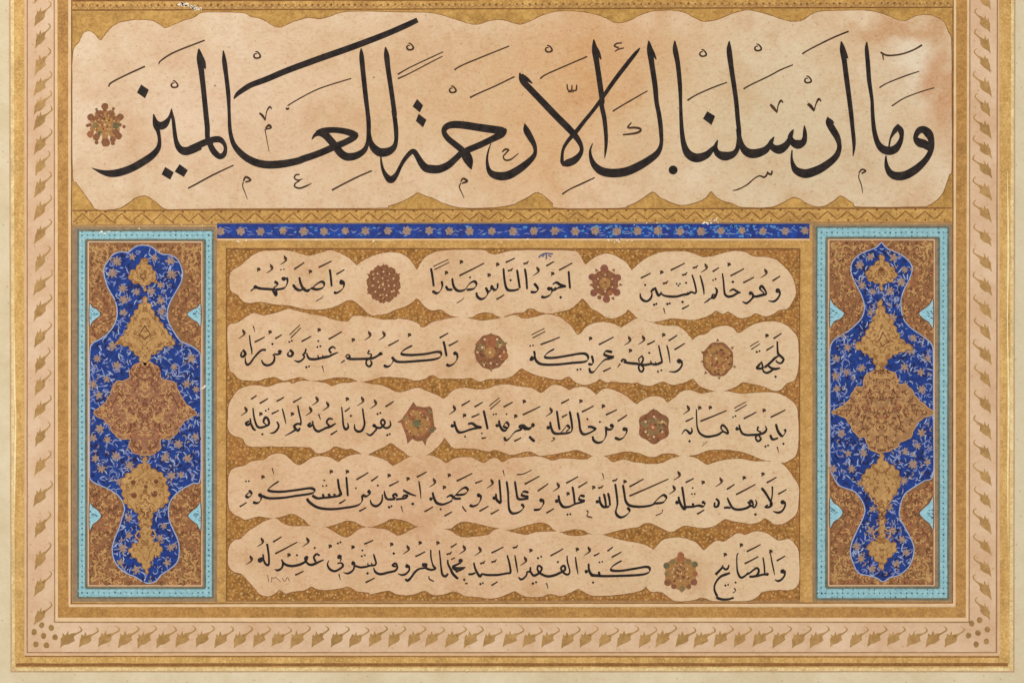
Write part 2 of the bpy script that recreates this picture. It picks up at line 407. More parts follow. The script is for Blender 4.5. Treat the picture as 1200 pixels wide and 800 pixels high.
for (x, y) in [(60, 735), (49, 732), (40, 740), (51, 744.5), (64.5, 746), (42, 754.5), (54.5, 755.5)]:
    MB().disc(x, y, 3.3, .06, .12, 10, 3.7, .08, rng).build('corner_dot', 'dot', bs_l)
for (x, y) in [(1138.7, 730), (1148, 726), (1157, 737), (1146, 741), (1135, 744), (1156, 751), (1144, 754.5)]:
    MB().disc(x, y, 3.3, .06, .12, 10, 3.7, .08, rng).build('corner_dot', 'dot', bs_r)

# ================================================================ gold grounds, rules and chevron bands
def topy(x): return 13.2 - 3.4 * (x - 85) / 1030.0
def boty(x): return 246.0 - 3.0 * (x - 85) / 1030.0
ug = MB().poly([(84.8, 0), (1116.2, 0), (1116, 247), (84.9, 250)], 0, .12).build('upper_gold_ground', 'groundtop', page, 'gold ground behind the large line of script')
tband = MB().poly([(84.9, -60), (1116.2, -60), (1116.2, 8.6), (84.9, 12)], .0, .18).build('dotted_gold_band', 'chev', page, 'gold band with dark dots along the top edge')
def rule(name, pts, w, mat, z=.3, parent=page, n=1):
    q = []
    for (a, b) in zip(pts[:-1], pts[1:]):
        m = max(1, int(math.hypot(b[0] - a[0], b[1] - a[1]) / 24)); q += lerp_line(a, b, m)[:-1]
    q.append(pts[-1])
    MB().ribbon([(x, y + rng.uniform(-.12, .12), w * rng.uniform(.8, 1.2)) for x, y in q], 0, z).build(name, mat, parent)
rule('top_rule', [(85, 12.2), (1116, 8.8)], 1.5, 'ruledark', .26)
rule('top_rule', [(85, 1.0), (560, 0.0)], 2.2, 'ruledark', .26)
mb = MB(); x = 89
while x < 1114:
    t = (x - 85) / 1030
    mb.disc(x + rng.uniform(-.6, .6), 6.8 - 2.6 * t + rng.uniform(-.5, .5), rng.uniform(1.0, 1.7), .18, .23, 6); x += rng.uniform(6.8, 8.8)
mb.build('dot_row', 'ruledark', tband, kind='stuff')
mb = MB(); x = 87
while x < 1112:
    t = (x - 85) / 1030; y0 = 10.4 - 3.4 * t
    mb.ribbon([(x, y0, .9), (x + 3.6, y0 - 2.8, .9), (x + 7.2, y0, .9)], .18, .22); x += 7.4
mb.build('lattice_line', 'rule', tband, kind='stuff')
mb = MB()
for _ in range(34):
    u = rng.gauss(0, 1); x = 222 + 8 * u; y = 7.5 + .22 * (x - 222) + rng.gauss(0, 1.2)
    mb.disc(x, y, rng.uniform(.5, 2.6), .18, .30, 7, rng.uniform(.4, 1.3), .4, rng)
mb.build('paint_loss', 'white', tband, kind='stuff')

def chevron_band():
    top = lambda x: 247.0 - 3.0 * (x - 85) / 1030; bot = lambda x: 264.0 - 3.5 * min(1, (x - 85) / 500.0)
    n = 60; xs = [85 + 1031 * i / n for i in range(n + 1)]
    o = MB().poly([(x, top(x)) for x in xs] + [(x, bot(x)) for x in reversed(xs)], 0, .18).build('chevron_band', 'chev', page, 'gold band with brown zigzag lines under the large line of script')
    rule('band_rule', [(85, top(85) - .2), (1116, top(1116) - .2)], 1.4, 'ruledark', .27)
    rule('band_rule', [(85, bot(85) + .2), (585, bot(585)), (1116, bot(1116) + .2)], 1.3, 'rule', .27)
    x = 86; k = 0
    while x < 1112:
        w = rng.uniform(10.2, 12.4); a, b = (top(x) + 3.2, bot(x) - 3.2) if k % 2 else (bot(x) - 3.2, top(x) + 3.2)
        if x + w > 1113: break
        MB().ribbon([(x, a, .9), (x + w * .5, (a + b) / 2 + rng.uniform(-.5, .5), rng.uniform(1.2, 1.7)), (x + w, b, 1.0)], .1, .23).build('zigzag_stroke', 'ruledark', o)
        x += w; k += 1
    mb = MB(); x = 90
    while x < 1112:
        mb.disc(x, bot(x) - 2.6 + rng.uniform(-.4, .4), 1.3, .18, .22, 6); mb.disc(x + 11, top(x) + 1.2, 1.5, .18, .29, 6); x += 22.6
    mb.build('dot_row', 'ruledark', o, kind='stuff')
chevron_band()

# paper between the gold bands and the inset panels
MB().poly([(84.4, 262), (1116, 259), (1115.6, 706), (84.2, 707)], 0, .10).build('text_block_ground', 'gold', page, 'plain gold ground around the text block and side panels')
fl = MB().box(265, 291, 937, 703.4, .0, .16).build('flecked_ground', 'mottle', page, 'brown gold ground flecked with pale dots between the clouds of text')
for args in ((254.6, 264.6, 254.6, 264.8, 281, 705, 705), (937.6, 951.6, 937.2, 951.4, 281, 705, 705)):
    strip_v('gold_column', 'gold', *args, .1, .24, .3)
strip_h('gold_band', 'gold', 282, 290.6, 282, 290.6, 264.6, 264.6, 937.6, 937.6, .1, .24, .3)
rule('column_rule', [(265.4, 291.5), (265.6, 703)], 1.2, 'ruledark', .3)
rule('column_rule', [(937.2, 291.5), (937.0, 703)], 1.2, 'ruledark', .3)
rule('column_rule', [(265, 291.6), (937, 291.8)], 1.7, 'ruledark', .3)
rule('column_rule', [(265, 704.0), (937, 704.0)], 1.4, 'rule', .3)
rule('column_rule', [(253.2, 281), (253.4, 705)], 1.6, 'greyrule', .28)
rule('column_rule', [(953.4, 262), (953.4, 705)], 2.4, 'greyrule', .28)
rule('cream_rule', [(255, 280.8), (949, 280.8)], 1.8, 'cream_rule', .28)

# ---- the blue strip over the text block
bl = MB().box(254.4, 262.2, 948.4, 279.4, .1, .34).build('blue_strip', 'bluestrip', page, 'long lapis blue strip with a row of small pink flowers')
rule('dark_rule', [(254.4, 263), (948.4, 263)], 1.3, 'blue', .40, bl); rule('dark_rule', [(254.4, 278.8), (948.4, 278.8)], 1.3, 'blue', .40, bl)
rule('pale_rule', [(254.4, 261.2), (948.4, 261.2)], 1.1, 'greyrule', .34)
def flower_mesh(name, n, ro, ri, mat, seed, heart=True):
    r = random.Random(seed); mb = MB(); pts = []
    for i in range(n * 4):
        a = 2 * math.pi * i / (n * 4); q = (ri + (ro - ri) * (0.5 + 0.5 * math.cos(a * n)) ** 0.7) * r.uniform(.9, 1.08)
        pts.append((600 + q * math.cos(a), 400 + q * math.sin(a)))
    mb.poly(pts, 0, .06)
    me = bpy.data.meshes.new(name); me.from_pydata(mb.v, [], mb.f)
    me.materials.append(M[mat]); me.materials.append(M['blossred'])
    if heart:
        hb = MB(); hb.disc(600, 400, 1.3, .06, .1, 6)
        b = len(mb.v); me.clear_geometry(); me.from_pydata(mb.v + hb.v, [], mb.f + [tuple(b + i for i in f) for f in hb.f])
        for k, p in enumerate(me.polygons): p.material_index = 1 if k >= len(mb.f) else 0
    me.update(); return me
FB = [flower_mesh('strip_flower', 6, 5.7, 3.9, 'bloss', i) for i in range(3)]
FM = [flower_mesh('blossom', k, 5.6, 2.4, 'bloss', 20 + i) for i, k in enumerate((6, 7, 8, 5))]
def put(me, name, x, y, z, parent, s=1.0, rot=None):
    o = bpy.data.objects.new(name, me); col.objects.link(o); o.parent = parent
    o.location = P(x, y, z); o.rotation_euler = (0, 0, rng.uniform(0, 6.28) if rot is None else rot); o.scale = (s, s, 1); return o
x = 257.5
while x < 946:
    put(rng.choice(FB), 'strip_flower', x + rng.uniform(-1.2, 1.2), 270.8 + rng.uniform(-.6, .6), .35, bl, rng.uniform(.85, 1.02)); x += 24.5
mb = MB(); x = 262
while x < 944:
    for k in range(3):
        a = rng.uniform(-.6, .6) + (math.pi if rng.random() < .5 else 0); l = rng.uniform(2, 4.5); xx = x + rng.uniform(0, 14); yy = 271 + rng.uniform(-4.5, 4.5)
        mb.ribbon(crom([(xx - l * math.cos(a), yy - l * math.sin(a), .3), (xx, yy + rng.uniform(-1, 1), .95), (xx + l * math.cos(a), yy + l * math.sin(a), .4)], 2), .34, .39)
    x += 24.5
mb.build('vine_scroll', 'vine', bl, kind='stuff')
mb = MB()
for _ in range(170):                                  # rubbed patches where the blue is thin
    x = rng.choice([rng.gauss(735, 40), rng.gauss(855, 50), rng.gauss(800, 80), rng.uniform(300, 940)]); y = rng.uniform(264.5, 277.5)
    if 258 < x < 945: mb.disc(x, y, rng.uniform(.6, 2.8), .34, .375, 7, rng.uniform(.6, 1.6), .35, rng)
mb.build('worn_patch', 'cyanwear', bl, kind='stuff')
mb = MB()
for cx, cy, n, sx in ((835, 259.6, 22, 9), (730, 282, 16, 11), (284, 282, 7, 8), (590, 283, 5, 20), (760, 262, 6, 14), (400, 282, 4, 40), (130, 271, 7, 5), (128, 274, 5, 5), (163, 266, 3, 2), (208, 264, 3, 3), (238, 266, 3, 4), (240, 453, 9, 2)):
    for _ in range(int(n * .6)):
        mb.disc(cx + rng.gauss(0, sx), cy + rng.gauss(0, 1.1), rng.uniform(.5, 1.5), .1, .62, 6, rng.uniform(.5, 1.1), .3, rng)
mb.build('paint_loss', 'white', page, 'small white flakes where paint is lost', 'stuff')

# ================================================================ side panels
def inside(pt, poly):
    x, y = pt; c = False; n = len(poly); j = n - 1
    for i in range(n):
        xi, yi = poly[i]; xj, yj = poly[j]
        if (yi > y) != (yj > y) and x < (xj - xi) * (y - yi) / (yj - yi) + xi: c = not c
        j = i
    return c
def ribbon_on(name, pts, w, mat, parent, z0, z1, label=None):
    return MB().ribbon([(x, y, w * rng.uniform(.85, 1.15)) for x, y in pts], z0, z1, True).build(name, mat, parent, label)

def scrolls(name, mat, parent, poly, n, z, size=(2.2, 4.2), w=.9, mirror=None, avoid=(), seed=1, turns=.75):
    """many small tendrils curling over a field"""
    r = random.Random(seed); mb = MB(); k = 0; tries = 0
    xs = [p[0] for p in poly]; ys = [p[1] for p in poly]; X0, X1, Y0, Y1 = min(xs), max(xs), min(ys), max(ys)
    if mirror: X1 = mirror
    while k < n and tries < n * 40:
        tries += 1
        x, y = r.uniform(X0, X1), r.uniform(Y0, Y1); rad = r.uniform(*size); a0 = r.uniform(0, 6.28); tw = r.choice((-1, 1)); tt = r.uniform(.4, 1) * turns
        pts = [(x + rad * (1 - .72 * t) * math.cos(a0 + tw * 6.28 * tt * t), y + rad * (1 - .72 * t) * math.sin(a0 + tw * 6.28 * tt * t), w * (.45 + .9 * math.sin(math.pi * t))) for t in [i / 7 for i in range(8)]]
        if not all(inside((p[0], p[1]), poly) for p in pts[::3]): continue
        if any(inside((x, y), a) for a in avoid): continue
        mb.ribbon(pts, z, z + .05); k += 1
        if mirror: mb.ribbon([(2 * mirror - p[0], p[1], p[2]) for p in pts], z, z + .05)
    return mb.build(name, mat, parent, kind='stuff')

def side_panel(d):
    X0, Y0, X1, Y1 = d['outer']; T = d['turq']; F = d['field']
    base = MB().box(X0, Y0, X1, Y1, .0, .2).build('side_panel', 'greyrule', page, d['label'])
    # turquoise border, four mitred bars
    (a, b, c, e) = T['o']; (p, q, r_, s_) = T['i']           # x0,y0,x1,y1 outer and inner
    for quad in ([(a, b), (c, b), (r_, q), (p, q)], [(c, b), (c, e), (r_, s_), (r_, q)], [(c, e), (a, e), (p, s_), (r_, s_)], [(a, e), (a, b), (p, q), (p, s_)]):
        MB().poly(quad, .1, .34).build('turquoise_bar', 'turq', base)
    for (w, m, (x0, y0, x1, y1)) in ((2.0, 'greendk', (a - .2, b - .2, c + .2, e + .2)), (2.2, 'greendk', (p + .1, q + .1, r_ - .1, s_ - .1)), (1.4, 'pink_rule', (F[0] - 1.0, F[1] - 1.0, F[2] + 1.0, F[3] + 1.0))):
        for s0, s1 in (((x0, y0), (x1, y0)), ((x1, y0), (x1, y1)), ((x1, y1), (x0, y1)), ((x0, y1), (x0, y0))):
            rule('thin_rule', [s0, s1], w, m, .39, base)
    dots = MB(); lights = MB()
    mx0, my0, mx1, my1 = (a + p) / 2, (b + q) / 2, (c + r_) / 2, (e + s_) / 2
    def run(x0, y0, x1, y1):
        L = math.hypot(x1 - x0, y1 - y0); n = int(L / 6.2)
        for i in range(n + 1):
            t = i / n; x = x0 + (x1 - x0) * t; y = y0 + (y1 - y0) * t
            ux, uy = (x1 - x0) / L, (y1 - y0) / L
            dots.disc(x + rng.uniform(-.4, .4), y + rng.uniform(-.4, .4), rng.uniform(.7, 1.2), .34, .38, 6)
            for sgn in (-1, 1):
                cx, cy = x - uy * 2.9 * sgn + ux * 3.1, y + ux * 2.9 * sgn + uy * 3.1
                lights.ribbon([(cx - ux * 2.4, cy - uy * 2.4, .5), (cx + uy * 1.2 * sgn, cy - ux * 1.2 * sgn, 1.1), (cx + ux * 2.4, cy + uy * 2.4, .5)], .34, .375)
                if rng.random() < .4: dots.disc(x - uy * 4.4 * sgn, y + ux * 4.4 * sgn, rng.uniform(.5, 1.1), .34, .38, 5)
    run(mx0, my0, mx1, my0); run(mx1, my0, mx1, my1); run(mx1, my1, mx0, my1); run(mx0, my1, mx0, my0)
    dots.build('border_dot', 'turqdark', base, kind='stuff'); lights.build('border_scallop', 'white' if False else 'turqblue', base, kind='stuff')
    # brown field with its scrollwork
    field = [(F[0], F[1]), (F[2], F[1]), (F[2], F[3]), (F[0], F[3])]
    MB().poly(field, .1, .36).build('spandrel_field', 'spand', base, 'brown field behind the blue vase shape')
    vase = crom_closed(d['vase'], 4)
    C = d['cx']
    scrolls('gold_scroll', 'curlhi', base, field, 260, .36, (1.8, 4.0), 1.15, C, (vase,), d['seed'])
    scrolls('orange_scroll', 'curlred', base, field, 150, .37, (1.4, 3.0), 1.1, C, (vase,), d['seed'] + 1)
    scrolls('brown_scroll', 'curllo', base, field, 260, .375, (1.4, 3.4), 1.0, C, (vase,), d['seed'] + 2)
    # gold corner pieces
    for sx in (-1, 1):
        for sy in (-1, 1):
            x = F[0] + 3 if sx < 0 else F[2] - 3; y = F[1] + 4 if sy < 0 else F[3] - 4
            g = MB()
            for k in range(7):
                t = k / 6; u = x - sx * (2 + 13 * abs(math.sin(k * 1.9))); v = y - sy * (3 + 26 * t); rr = 3.6 - 1.4 * t
                g.ribbon([(u + rr * math.cos(q_ * 1.0 + k) * (1 - q_ / 9), v + rr * math.sin(q_ * 1.0 + k) * (1 - q_ / 9), 1.5 * (.5 + math.sin(q_ / 6 * math.pi))) for q_ in range(7)], .37, .45)
            g.ribbon(crom([(x, y, 1.2), (x - sx * 5, y - sy * 8, 2.6), (x - sx * 3, y - sy * 17, 2.2), (x - sx * 9, y - sy * 25, 1.6), (x - sx * 6, y - sy * 33, .6)], 4), .37, .46)
            g.ribbon(crom([(x, y, 1.2), (x - sx * 9, y - sy * 4, 2.4), (x - sx * 17, y - sy * 2, 1.8), (x - sx * 24, y - sy * 7, .6)], 4), .37, .47)
            g.build('corner_arabesque', 'pgold', base)
    # turquoise half lobes
    for pts in d['lobes']:
        sd = 1 if pts[0][0] < C else -1; x0_ = pts[0][0]; yc_ = pts[3][1]
        pts = [(x0_ + (x_ - x0_) * 1.0, yc_ + (y_ - yc_) * .95) for x_, y_ in pts]
        lb = MB()
        for _ in range(16):
            t_ = rng.random() ** 1.4; xx = x0_ + sd * t_ * 9; yy = yc_ + rng.uniform(-1, 1) * 9 * (1 - t_)
            lb.ribbon([(xx - 1.2, yy - rng.uniform(-.8, .8), .4), (xx, yy + rng.uniform(-.6, .6), .9), (xx + 1.2, yy + rng.uniform(-.8, .8), .4)], .5, .545)
        lb.build('lobe_pattern', 'turqdark', base, kind='stuff')
        MB().poly(crom_closed(pts, 4), .3, .53).build('turquoise_lobe', 'turqblue', base)
        ribbon_on('lobe_outline', crom_closed(pts, 3), 1.1, 'curllo', base, .3, .56)
    # blue vase shape
    MB().poly(vase, .3, .50).build('blue_vase_shape', 'blue', base, 'lapis blue vase-shaped field with blossoms')
    ribbon_on('vase_outline', vase, 1.15, 'lilac', base, .3, .58)
    def scallop(pts, amp, step):
        L = 0; out = []; n = len(pts)
        for i in range(n):
            p, q, o = pts[i], pts[(i + 1) % n], pts[i - 1]
            dx, dy = q[0] - o[0], q[1] - o[1]; l = math.hypot(dx, dy) or 1
            k = amp * (abs(math.sin(math.pi * L / step)) - .5); out.append((p[0] + dy / l * k, p[1] - dx / l * k)); L += math.hypot(q[0] - p[0], q[1] - p[1])
        return out
    med = scallop(crom_closed(d['medal'], 6), 1.1, 11)
    pals = [scallop(crom_closed(p_, 6), 3.0, 8.8) for p_ in d['palm']]
    r2 = random.Random(d['seed'] + 5); vb = MB(); vb2 = MB(); k = 0
    avoid = [med] + pals
    while k < 560:
        x, y = r2.uniform(F[0] + 1, F[2] - 1), r2.uniform(F[1], F[3]); a0 = r2.uniform(0, 6.28); l = r2.uniform(1.6, 4.2); bd = r2.uniform(-1.4, 1.4)
        pts = [(x + l * (t * 2 - 1) * math.cos(a0) - bd * (1 - (t * 2 - 1) ** 2) * math.sin(a0), y + l * (t * 2 - 1) * math.sin(a0) + bd * (1 - (t * 2 - 1) ** 2) * math.cos(a0), .45 + .95 * math.sin(math.pi * t)) for t in (0, .25, .5, .75, 1)]
        if not all(inside((p_[0], p_[1]), vase) for p_ in pts) or any(inside((x, y), q_) for q_ in avoid): continue
        (vb if k % 3 else vb2).ribbon(pts, .5, .55); k += 1
    scrolls('vine_coil', 'vine', base, vase, 60, .51, (3.5, 6.5), 1.0, None, avoid, d['seed'] + 60)
    scrolls('gold_vine', 'bloss', base, vase, 110, .512, (1.6, 3.4), 1.1, None, avoid, d['seed'] + 62)
    scrolls('dark_vine', 'bluedark', base, vase, 150, .505, (2.5, 4.5), 1.5, None, avoid, d['seed'] + 61)
    vb.build('vine_scroll', 'vine', base, kind='stuff'); vb2.build('vine_leaf', 'lilac', base, kind='stuff')
    for (x, y) in d['bloss']:
        if not any(inside((x, y), q_) for q_ in pals):
            put(r2.choice(FM), 'blossom', x, y, .565, base, r2.uniform(.8, 1.12))
    # central medallion
    MB().poly(med, .5, .72).build('medallion', d['mm'], base, d['ml'])
    ribbon_on('medallion_outline', med, 1.0, 'curlhi', base, .5, .77)
    scrolls('medallion_scroll', 'curlhi', base, med, 150, .73, (1.6, 4.6), 1.15, C, (), d['seed'] + 7)
    scrolls('medallion_scroll', 'curlred', base, med, 40, .74, (1.3, 2.8), 1.0, C, (), d['seed'] + 8)
    scrolls('medallion_scroll', 'curllo', base, med, 150, .745, (1.4, 3.8), 1.0, C, (), d['seed'] + 9)
    # gold palmettes above and below it
    for i, pl in enumerate(pals):
        pm = MB().poly(pl, .5, .70 + .02 * i).build('gold_palmette', 'pgold', base)
        scrolls('palmette_vein', 'pgdark', base, pl, (8, 30, 34)[i], .72 + .02 * i, (1.4, 3.6), 1.25, C if d['seed'] > 60 else C, (), d['seed'] + 30 + i)
        cxp = sum(p_[0] for p_ in pl) / len(pl); cyp = sum(p_[1] for p_ in pl) / len(pl)
        for k_, m_, w_ in ((.80, 'pgdark', .7), (.60, 'curlhi', 1.5), (.40, 'pgdark', .9), (.2, 'curllo', 1.4)):
            ribbon_on('palmette_petal', [(cxp + (p_[0] - cxp) * k_, cyp + (p_[1] - cyp) * (k_ * .55 if i == 2 and k_ < .5 else k_)) for p_ in pl[::2]], w_, m_, base, .5, .735 + .02 * i + .02 * (1 - k_))
        ribbon_on('palmette_outline', pl, .9, 'pgdark', base, .5, .745 + .02 * i)
        scrolls('palmette_curl', 'curlhi', base, pl, (6, 24, 24)[i], .735 + .02 * i, (1.4, 3.0), 1.1, C, (), d['seed'] + 50 + i)
    for (x, y, r_) in d.get('holes', ()):
        MB().disc(x, y, r_, .72, .80, 10).build('palmette_eye', 'curllo', base)
    return base

left = dict(outer=(84.8, 265.5, 252.6, 704.6), turq=dict(o=(91.8, 270.4, 249.0, 699.4), i=(100.6, 281.0, 240.4, 688.8)), field=(104.6, 284.6, 235.6, 684.8), cx=170.0, seed=11,
    label='left blue and turquoise illuminated side panel with salmon medallion', mm='medal', ml='salmon brown pointed medallion',
    vase=[(169, 287.5), (177, 289), (184, 294), (190, 298), (197, 298.5), (206, 302), (211, 309), (214, 320), (212, 331), (206, 342), (199, 355), (196, 367), (198, 378), (204, 389), (212, 400), (222, 404), (232, 411), (235, 418),
          (235.4, 450), (235.4, 500), (235, 560), (226, 566), (213, 573), (203, 582), (198, 592), (198, 607), (203, 620), (209, 634), (210, 648), (207, 659), (198, 667), (189, 673), (183, 680), (174, 683), (166, 680), (158, 675), (150, 672), (140, 665), (134, 656),
          (131.5, 644), (134, 632), (140, 617), (144, 603), (146, 596), (143, 586), (136, 578), (126, 572), (114, 567), (106, 561), (105, 550), (105, 500), (105, 450), (105.4, 412), (109, 402), (118, 397), (128, 389), (135, 378), (137.5, 366), (135, 352), (127, 338), (122.5, 324), (122, 314), (126, 307), (133, 298), (143, 295), (150, 296), (156, 291), (162, 288)],
    medal=[(170, 424), (179, 426), (187, 433), (188, 442), (194, 446), (203, 447), (208, 455), (212, 465), (219, 474), (230, 484), (219, 491), (212, 498), (207, 507), (198, 514), (188, 514), (188, 524), (181, 531), (170, 533), (159, 531), (152, 524), (152, 514), (142, 514), (133, 507), (128, 498), (121, 491), (110, 484), (121, 474), (128, 465), (132, 455), (137, 447), (146, 446), (152, 442), (153, 433), (161, 426)],
    palm=[[(169.5, 302), (174, 310), (180, 317), (182, 326), (176, 332), (172, 333), (170, 340), (167, 333), (160, 332), (153, 328), (152, 320), (160, 314)],
          [(170, 346), (172, 352), (176, 358), (181, 368), (187, 376), (194, 386), (204, 402), (196, 404), (190, 408), (182, 413), (176, 418), (172, 426), (167, 426), (162, 417), (156, 412), (151, 406), (144, 404), (137, 401), (146, 391), (151, 380), (157, 368), (163, 359), (168, 352)],
          [(170, 533), (173, 543), (180, 550), (187, 553), (194, 560), (195, 568), (198, 577), (196, 588), (190, 593), (184, 597), (179, 601), (177, 612), (177, 626), (180, 634), (187, 637), (189, 647), (180, 652), (176, 660), (172, 671), (167, 662), (162, 656), (152, 647), (155, 639), (163, 634), (165, 622), (163, 608), (161, 600), (152, 594), (146, 588), (144, 578), (142, 566), (146, 558), (153, 553), (160, 547), (167, 542)]],
    holes=[(156.5, 565, 3.0), (183, 564, 2.8), (157, 580, 3.6), (181, 578, 4.0), (171, 570, 2.2)],
    lobes=[[(104.8, 355), (109, 360), (113, 361), (118, 368), (113, 374), (109, 377), (104.8, 383)], [(235.4, 355), (231, 360), (226, 362), (219, 368), (226, 375), (231, 378), (235.4, 383)],
           [(104.8, 588), (109, 593), (114, 596), (119, 604), (114, 611), (109, 615), (104.8, 622)], [(235.4, 588), (231, 593), (226, 597), (220, 604), (226, 611), (231, 615), (235.4, 622)]],
    bloss=[(137, 306), (132, 320), (144, 338), (160, 342), (145, 351), (145, 366), (155, 301), (181, 302), (199, 306), (201, 321), (188, 334), (177, 341), (189, 352), (189, 365), (132, 405), (114, 420), (137, 428), (200, 405), (204, 430), (224, 420), (125, 444), (219, 450), (109, 450), (116, 463), (230, 456),
           (117, 502), (109, 513), (126, 515), (136, 534), (119, 549), (140, 564), (209, 520), (229, 511), (194, 536), (220, 537), (201, 557), (152, 545), (144, 642), (160, 667), (141, 659), (151, 627), (196, 659), (200, 641), (192, 616), (151, 607), (188, 630), (112, 537), (212, 556)])
right = dict(outer=(955.0, 262.5, 1115.6, 704.2), turq=dict(o=(957.2, 266.4, 1110.8, 701.0), i=(968.0, 278.4, 1100.4, 688.4)), field=(972.2, 282.0, 1093.8, 684.6), cx=1033.0, seed=71,
    label='right blue and turquoise illuminated side panel with tan gold medallion', mm='medal2', ml='tan gold pointed medallion',
    vase=[(1033, 284.5), (1038, 290), (1046, 294), (1055, 298), (1064, 305), (1069, 314), (1066, 326), (1060, 338), (1056, 350), (1056, 362), (1059, 374), (1066, 383), (1074, 389), (1084, 396), (1092, 404), (1093.6, 415),
          (1093.8, 450), (1093.8, 500), (1093.6, 555), (1083, 563), (1070, 571), (1060, 579), (1055, 592), (1054, 605), (1060, 617), (1067, 630), (1071, 642), (1069, 655), (1063, 666), (1052, 674), (1043, 676), (1035, 681), (1028, 677), (1018, 674), (1006, 671), (1000, 660), (996.5, 648), (998, 636), (1004, 622), (1011, 607), (1013.5, 597), (1010, 586), (1002, 576), (992, 572), (983, 568), (976, 557), (972.6, 545),
          (972.4, 500), (972.4, 450), (972.4, 412), (976, 400), (984, 394), (994, 388), (1002, 381), (1010, 372), (1013, 360), (1010, 347), (1003, 333), (997.5, 320), (998, 309), (1005, 300), (1014, 295), (1022, 292), (1028, 289)],
    medal=[(1032, 432), (1041, 434), (1050, 439), (1052, 449), (1062, 451), (1069, 458), (1074, 466), (1083, 474), (1094, 484), (1083, 489), (1075, 495), (1070, 505), (1066, 513), (1056, 517), (1050, 524), (1041, 528), (1032, 530), (1023, 528), (1017, 522), (1014, 513), (1006, 511), (999, 503), (995, 495), (988, 488), (975, 483), (985, 477), (994, 470), (999, 460), (1003, 454), (1012, 452), (1012, 444), (1018, 437), (1026, 434)],
    palm=[[(1033, 298), (1037, 306), (1044, 312), (1050, 320), (1048, 327), (1041, 331), (1035, 332), (1032.6, 342), (1030, 332), (1022, 330), (1016, 325), (1016, 318), (1022, 312), (1029, 306)],
          [(1031, 350), (1034, 358), (1039, 368), (1045, 375), (1050, 386), (1055, 396), (1064, 404), (1070, 407), (1060, 411), (1050, 414), (1042, 419), (1038, 426), (1034, 434), (1028, 434), (1025, 425), (1021, 418), (1012, 412), (1002, 406), (1010, 398), (1016, 388), (1022, 376), (1027, 364)],
          [(1033, 530), (1037, 540), (1046, 546), (1052, 552), (1055, 562), (1052, 573), (1046, 582), (1040, 589), (1037, 600), (1036, 615), (1037, 630), (1042, 634), (1050, 638), (1048, 647), (1041, 653), (1036, 660), (1033, 668), (1030, 660), (1024, 653), (1018, 646), (1018, 638), (1026, 633), (1030, 628), (1031, 612), (1031, 600), (1028, 588), (1020, 580), (1013, 572), (1010, 562), (1014, 553), (1022, 546), (1029, 540)]],
    holes=[(1032.5, 317, 3.6)],
    lobes=[[(972.4, 350), (977, 356), (983, 361), (989.5, 367), (985, 374), (978, 377), (972.4, 384)], [(1093.6, 350), (1089, 356), (1083, 361), (1076.5, 367), (1082, 374), (1088, 378), (1093.6, 384)],
           [(972.4, 582), (977, 588), (983, 592), (988, 600), (983, 608), (977, 612), (972.4, 619)], [(1093.6, 582), (1089, 588), (1083, 594), (1077, 601), (1083, 609), (1089, 614), (1093.6, 620)]],
    bloss=[(1020, 301), (1007, 311), (1010, 334), (1023, 342), (1047, 302), (1060, 316), (1056, 331), (1043, 341), (1031, 354), (993, 407), (980, 420), (992, 436), (1010, 431), (1060, 430), (1079, 436), (1053, 392), (1067, 411), (1070, 396), (981, 455), (1080, 456), (986, 508), (994, 531), (1012, 531), (998, 549), (976, 549), (1080, 507), (1075, 522),
           (1061, 529), (1070, 544), (1087, 541), (1008, 566), (1059, 563), (1042, 594), (1023, 596), (1004, 640), (1020, 621), (1009, 654), (1022, 666), (1046, 621), (1057, 632), (1062, 647), (1051, 660), (1087, 420), (979, 440), (1020, 384), (1046, 372), (1020, 366)])
side_panel(left); side_panel(right)
# ================================================================ paper clouds that carry the writing
def nums(s): return [tuple(float(v) for v in p.split(',')) for p in s.split()]
def cloud(outline, z, mat, label, rough=.55, grow=.8):
    pts = crom_closed(outline, 5)
    n = len(pts); ar = sum(pts[i][0] * pts[(i + 1) % n][1] - pts[(i + 1) % n][0] * pts[i][1] for i in range(n)); sg = 1 if ar > 0 else -1; q = []
    for i in range(n):
        dx, dy = pts[(i + 1) % n][0] - pts[i - 1][0], pts[(i + 1) % n][1] - pts[i - 1][1]; l = math.hypot(dx, dy) or 1
        q.append((pts[i][0] + sg * dy / l * grow, pts[i][1] - sg * dx / l * grow))
    pts = q
    ph = rng.uniform(0, 99)
    pts = [(x + rough * mnoise.noise(Vector((x * .5, y * .5, ph))), y + rough * mnoise.noise(Vector((x * .5, y * .5, ph + 7)))) for x, y in pts]
    o = MB().poly(pts, .1, z).build('paper_cloud', mat, page, label)
    MB().ribbon([(x, y, rng.uniform(1.0, 2.4)) for x, y in pts], .1, .40, True).build('cloud_outline', 'pgdark', o)
    return o
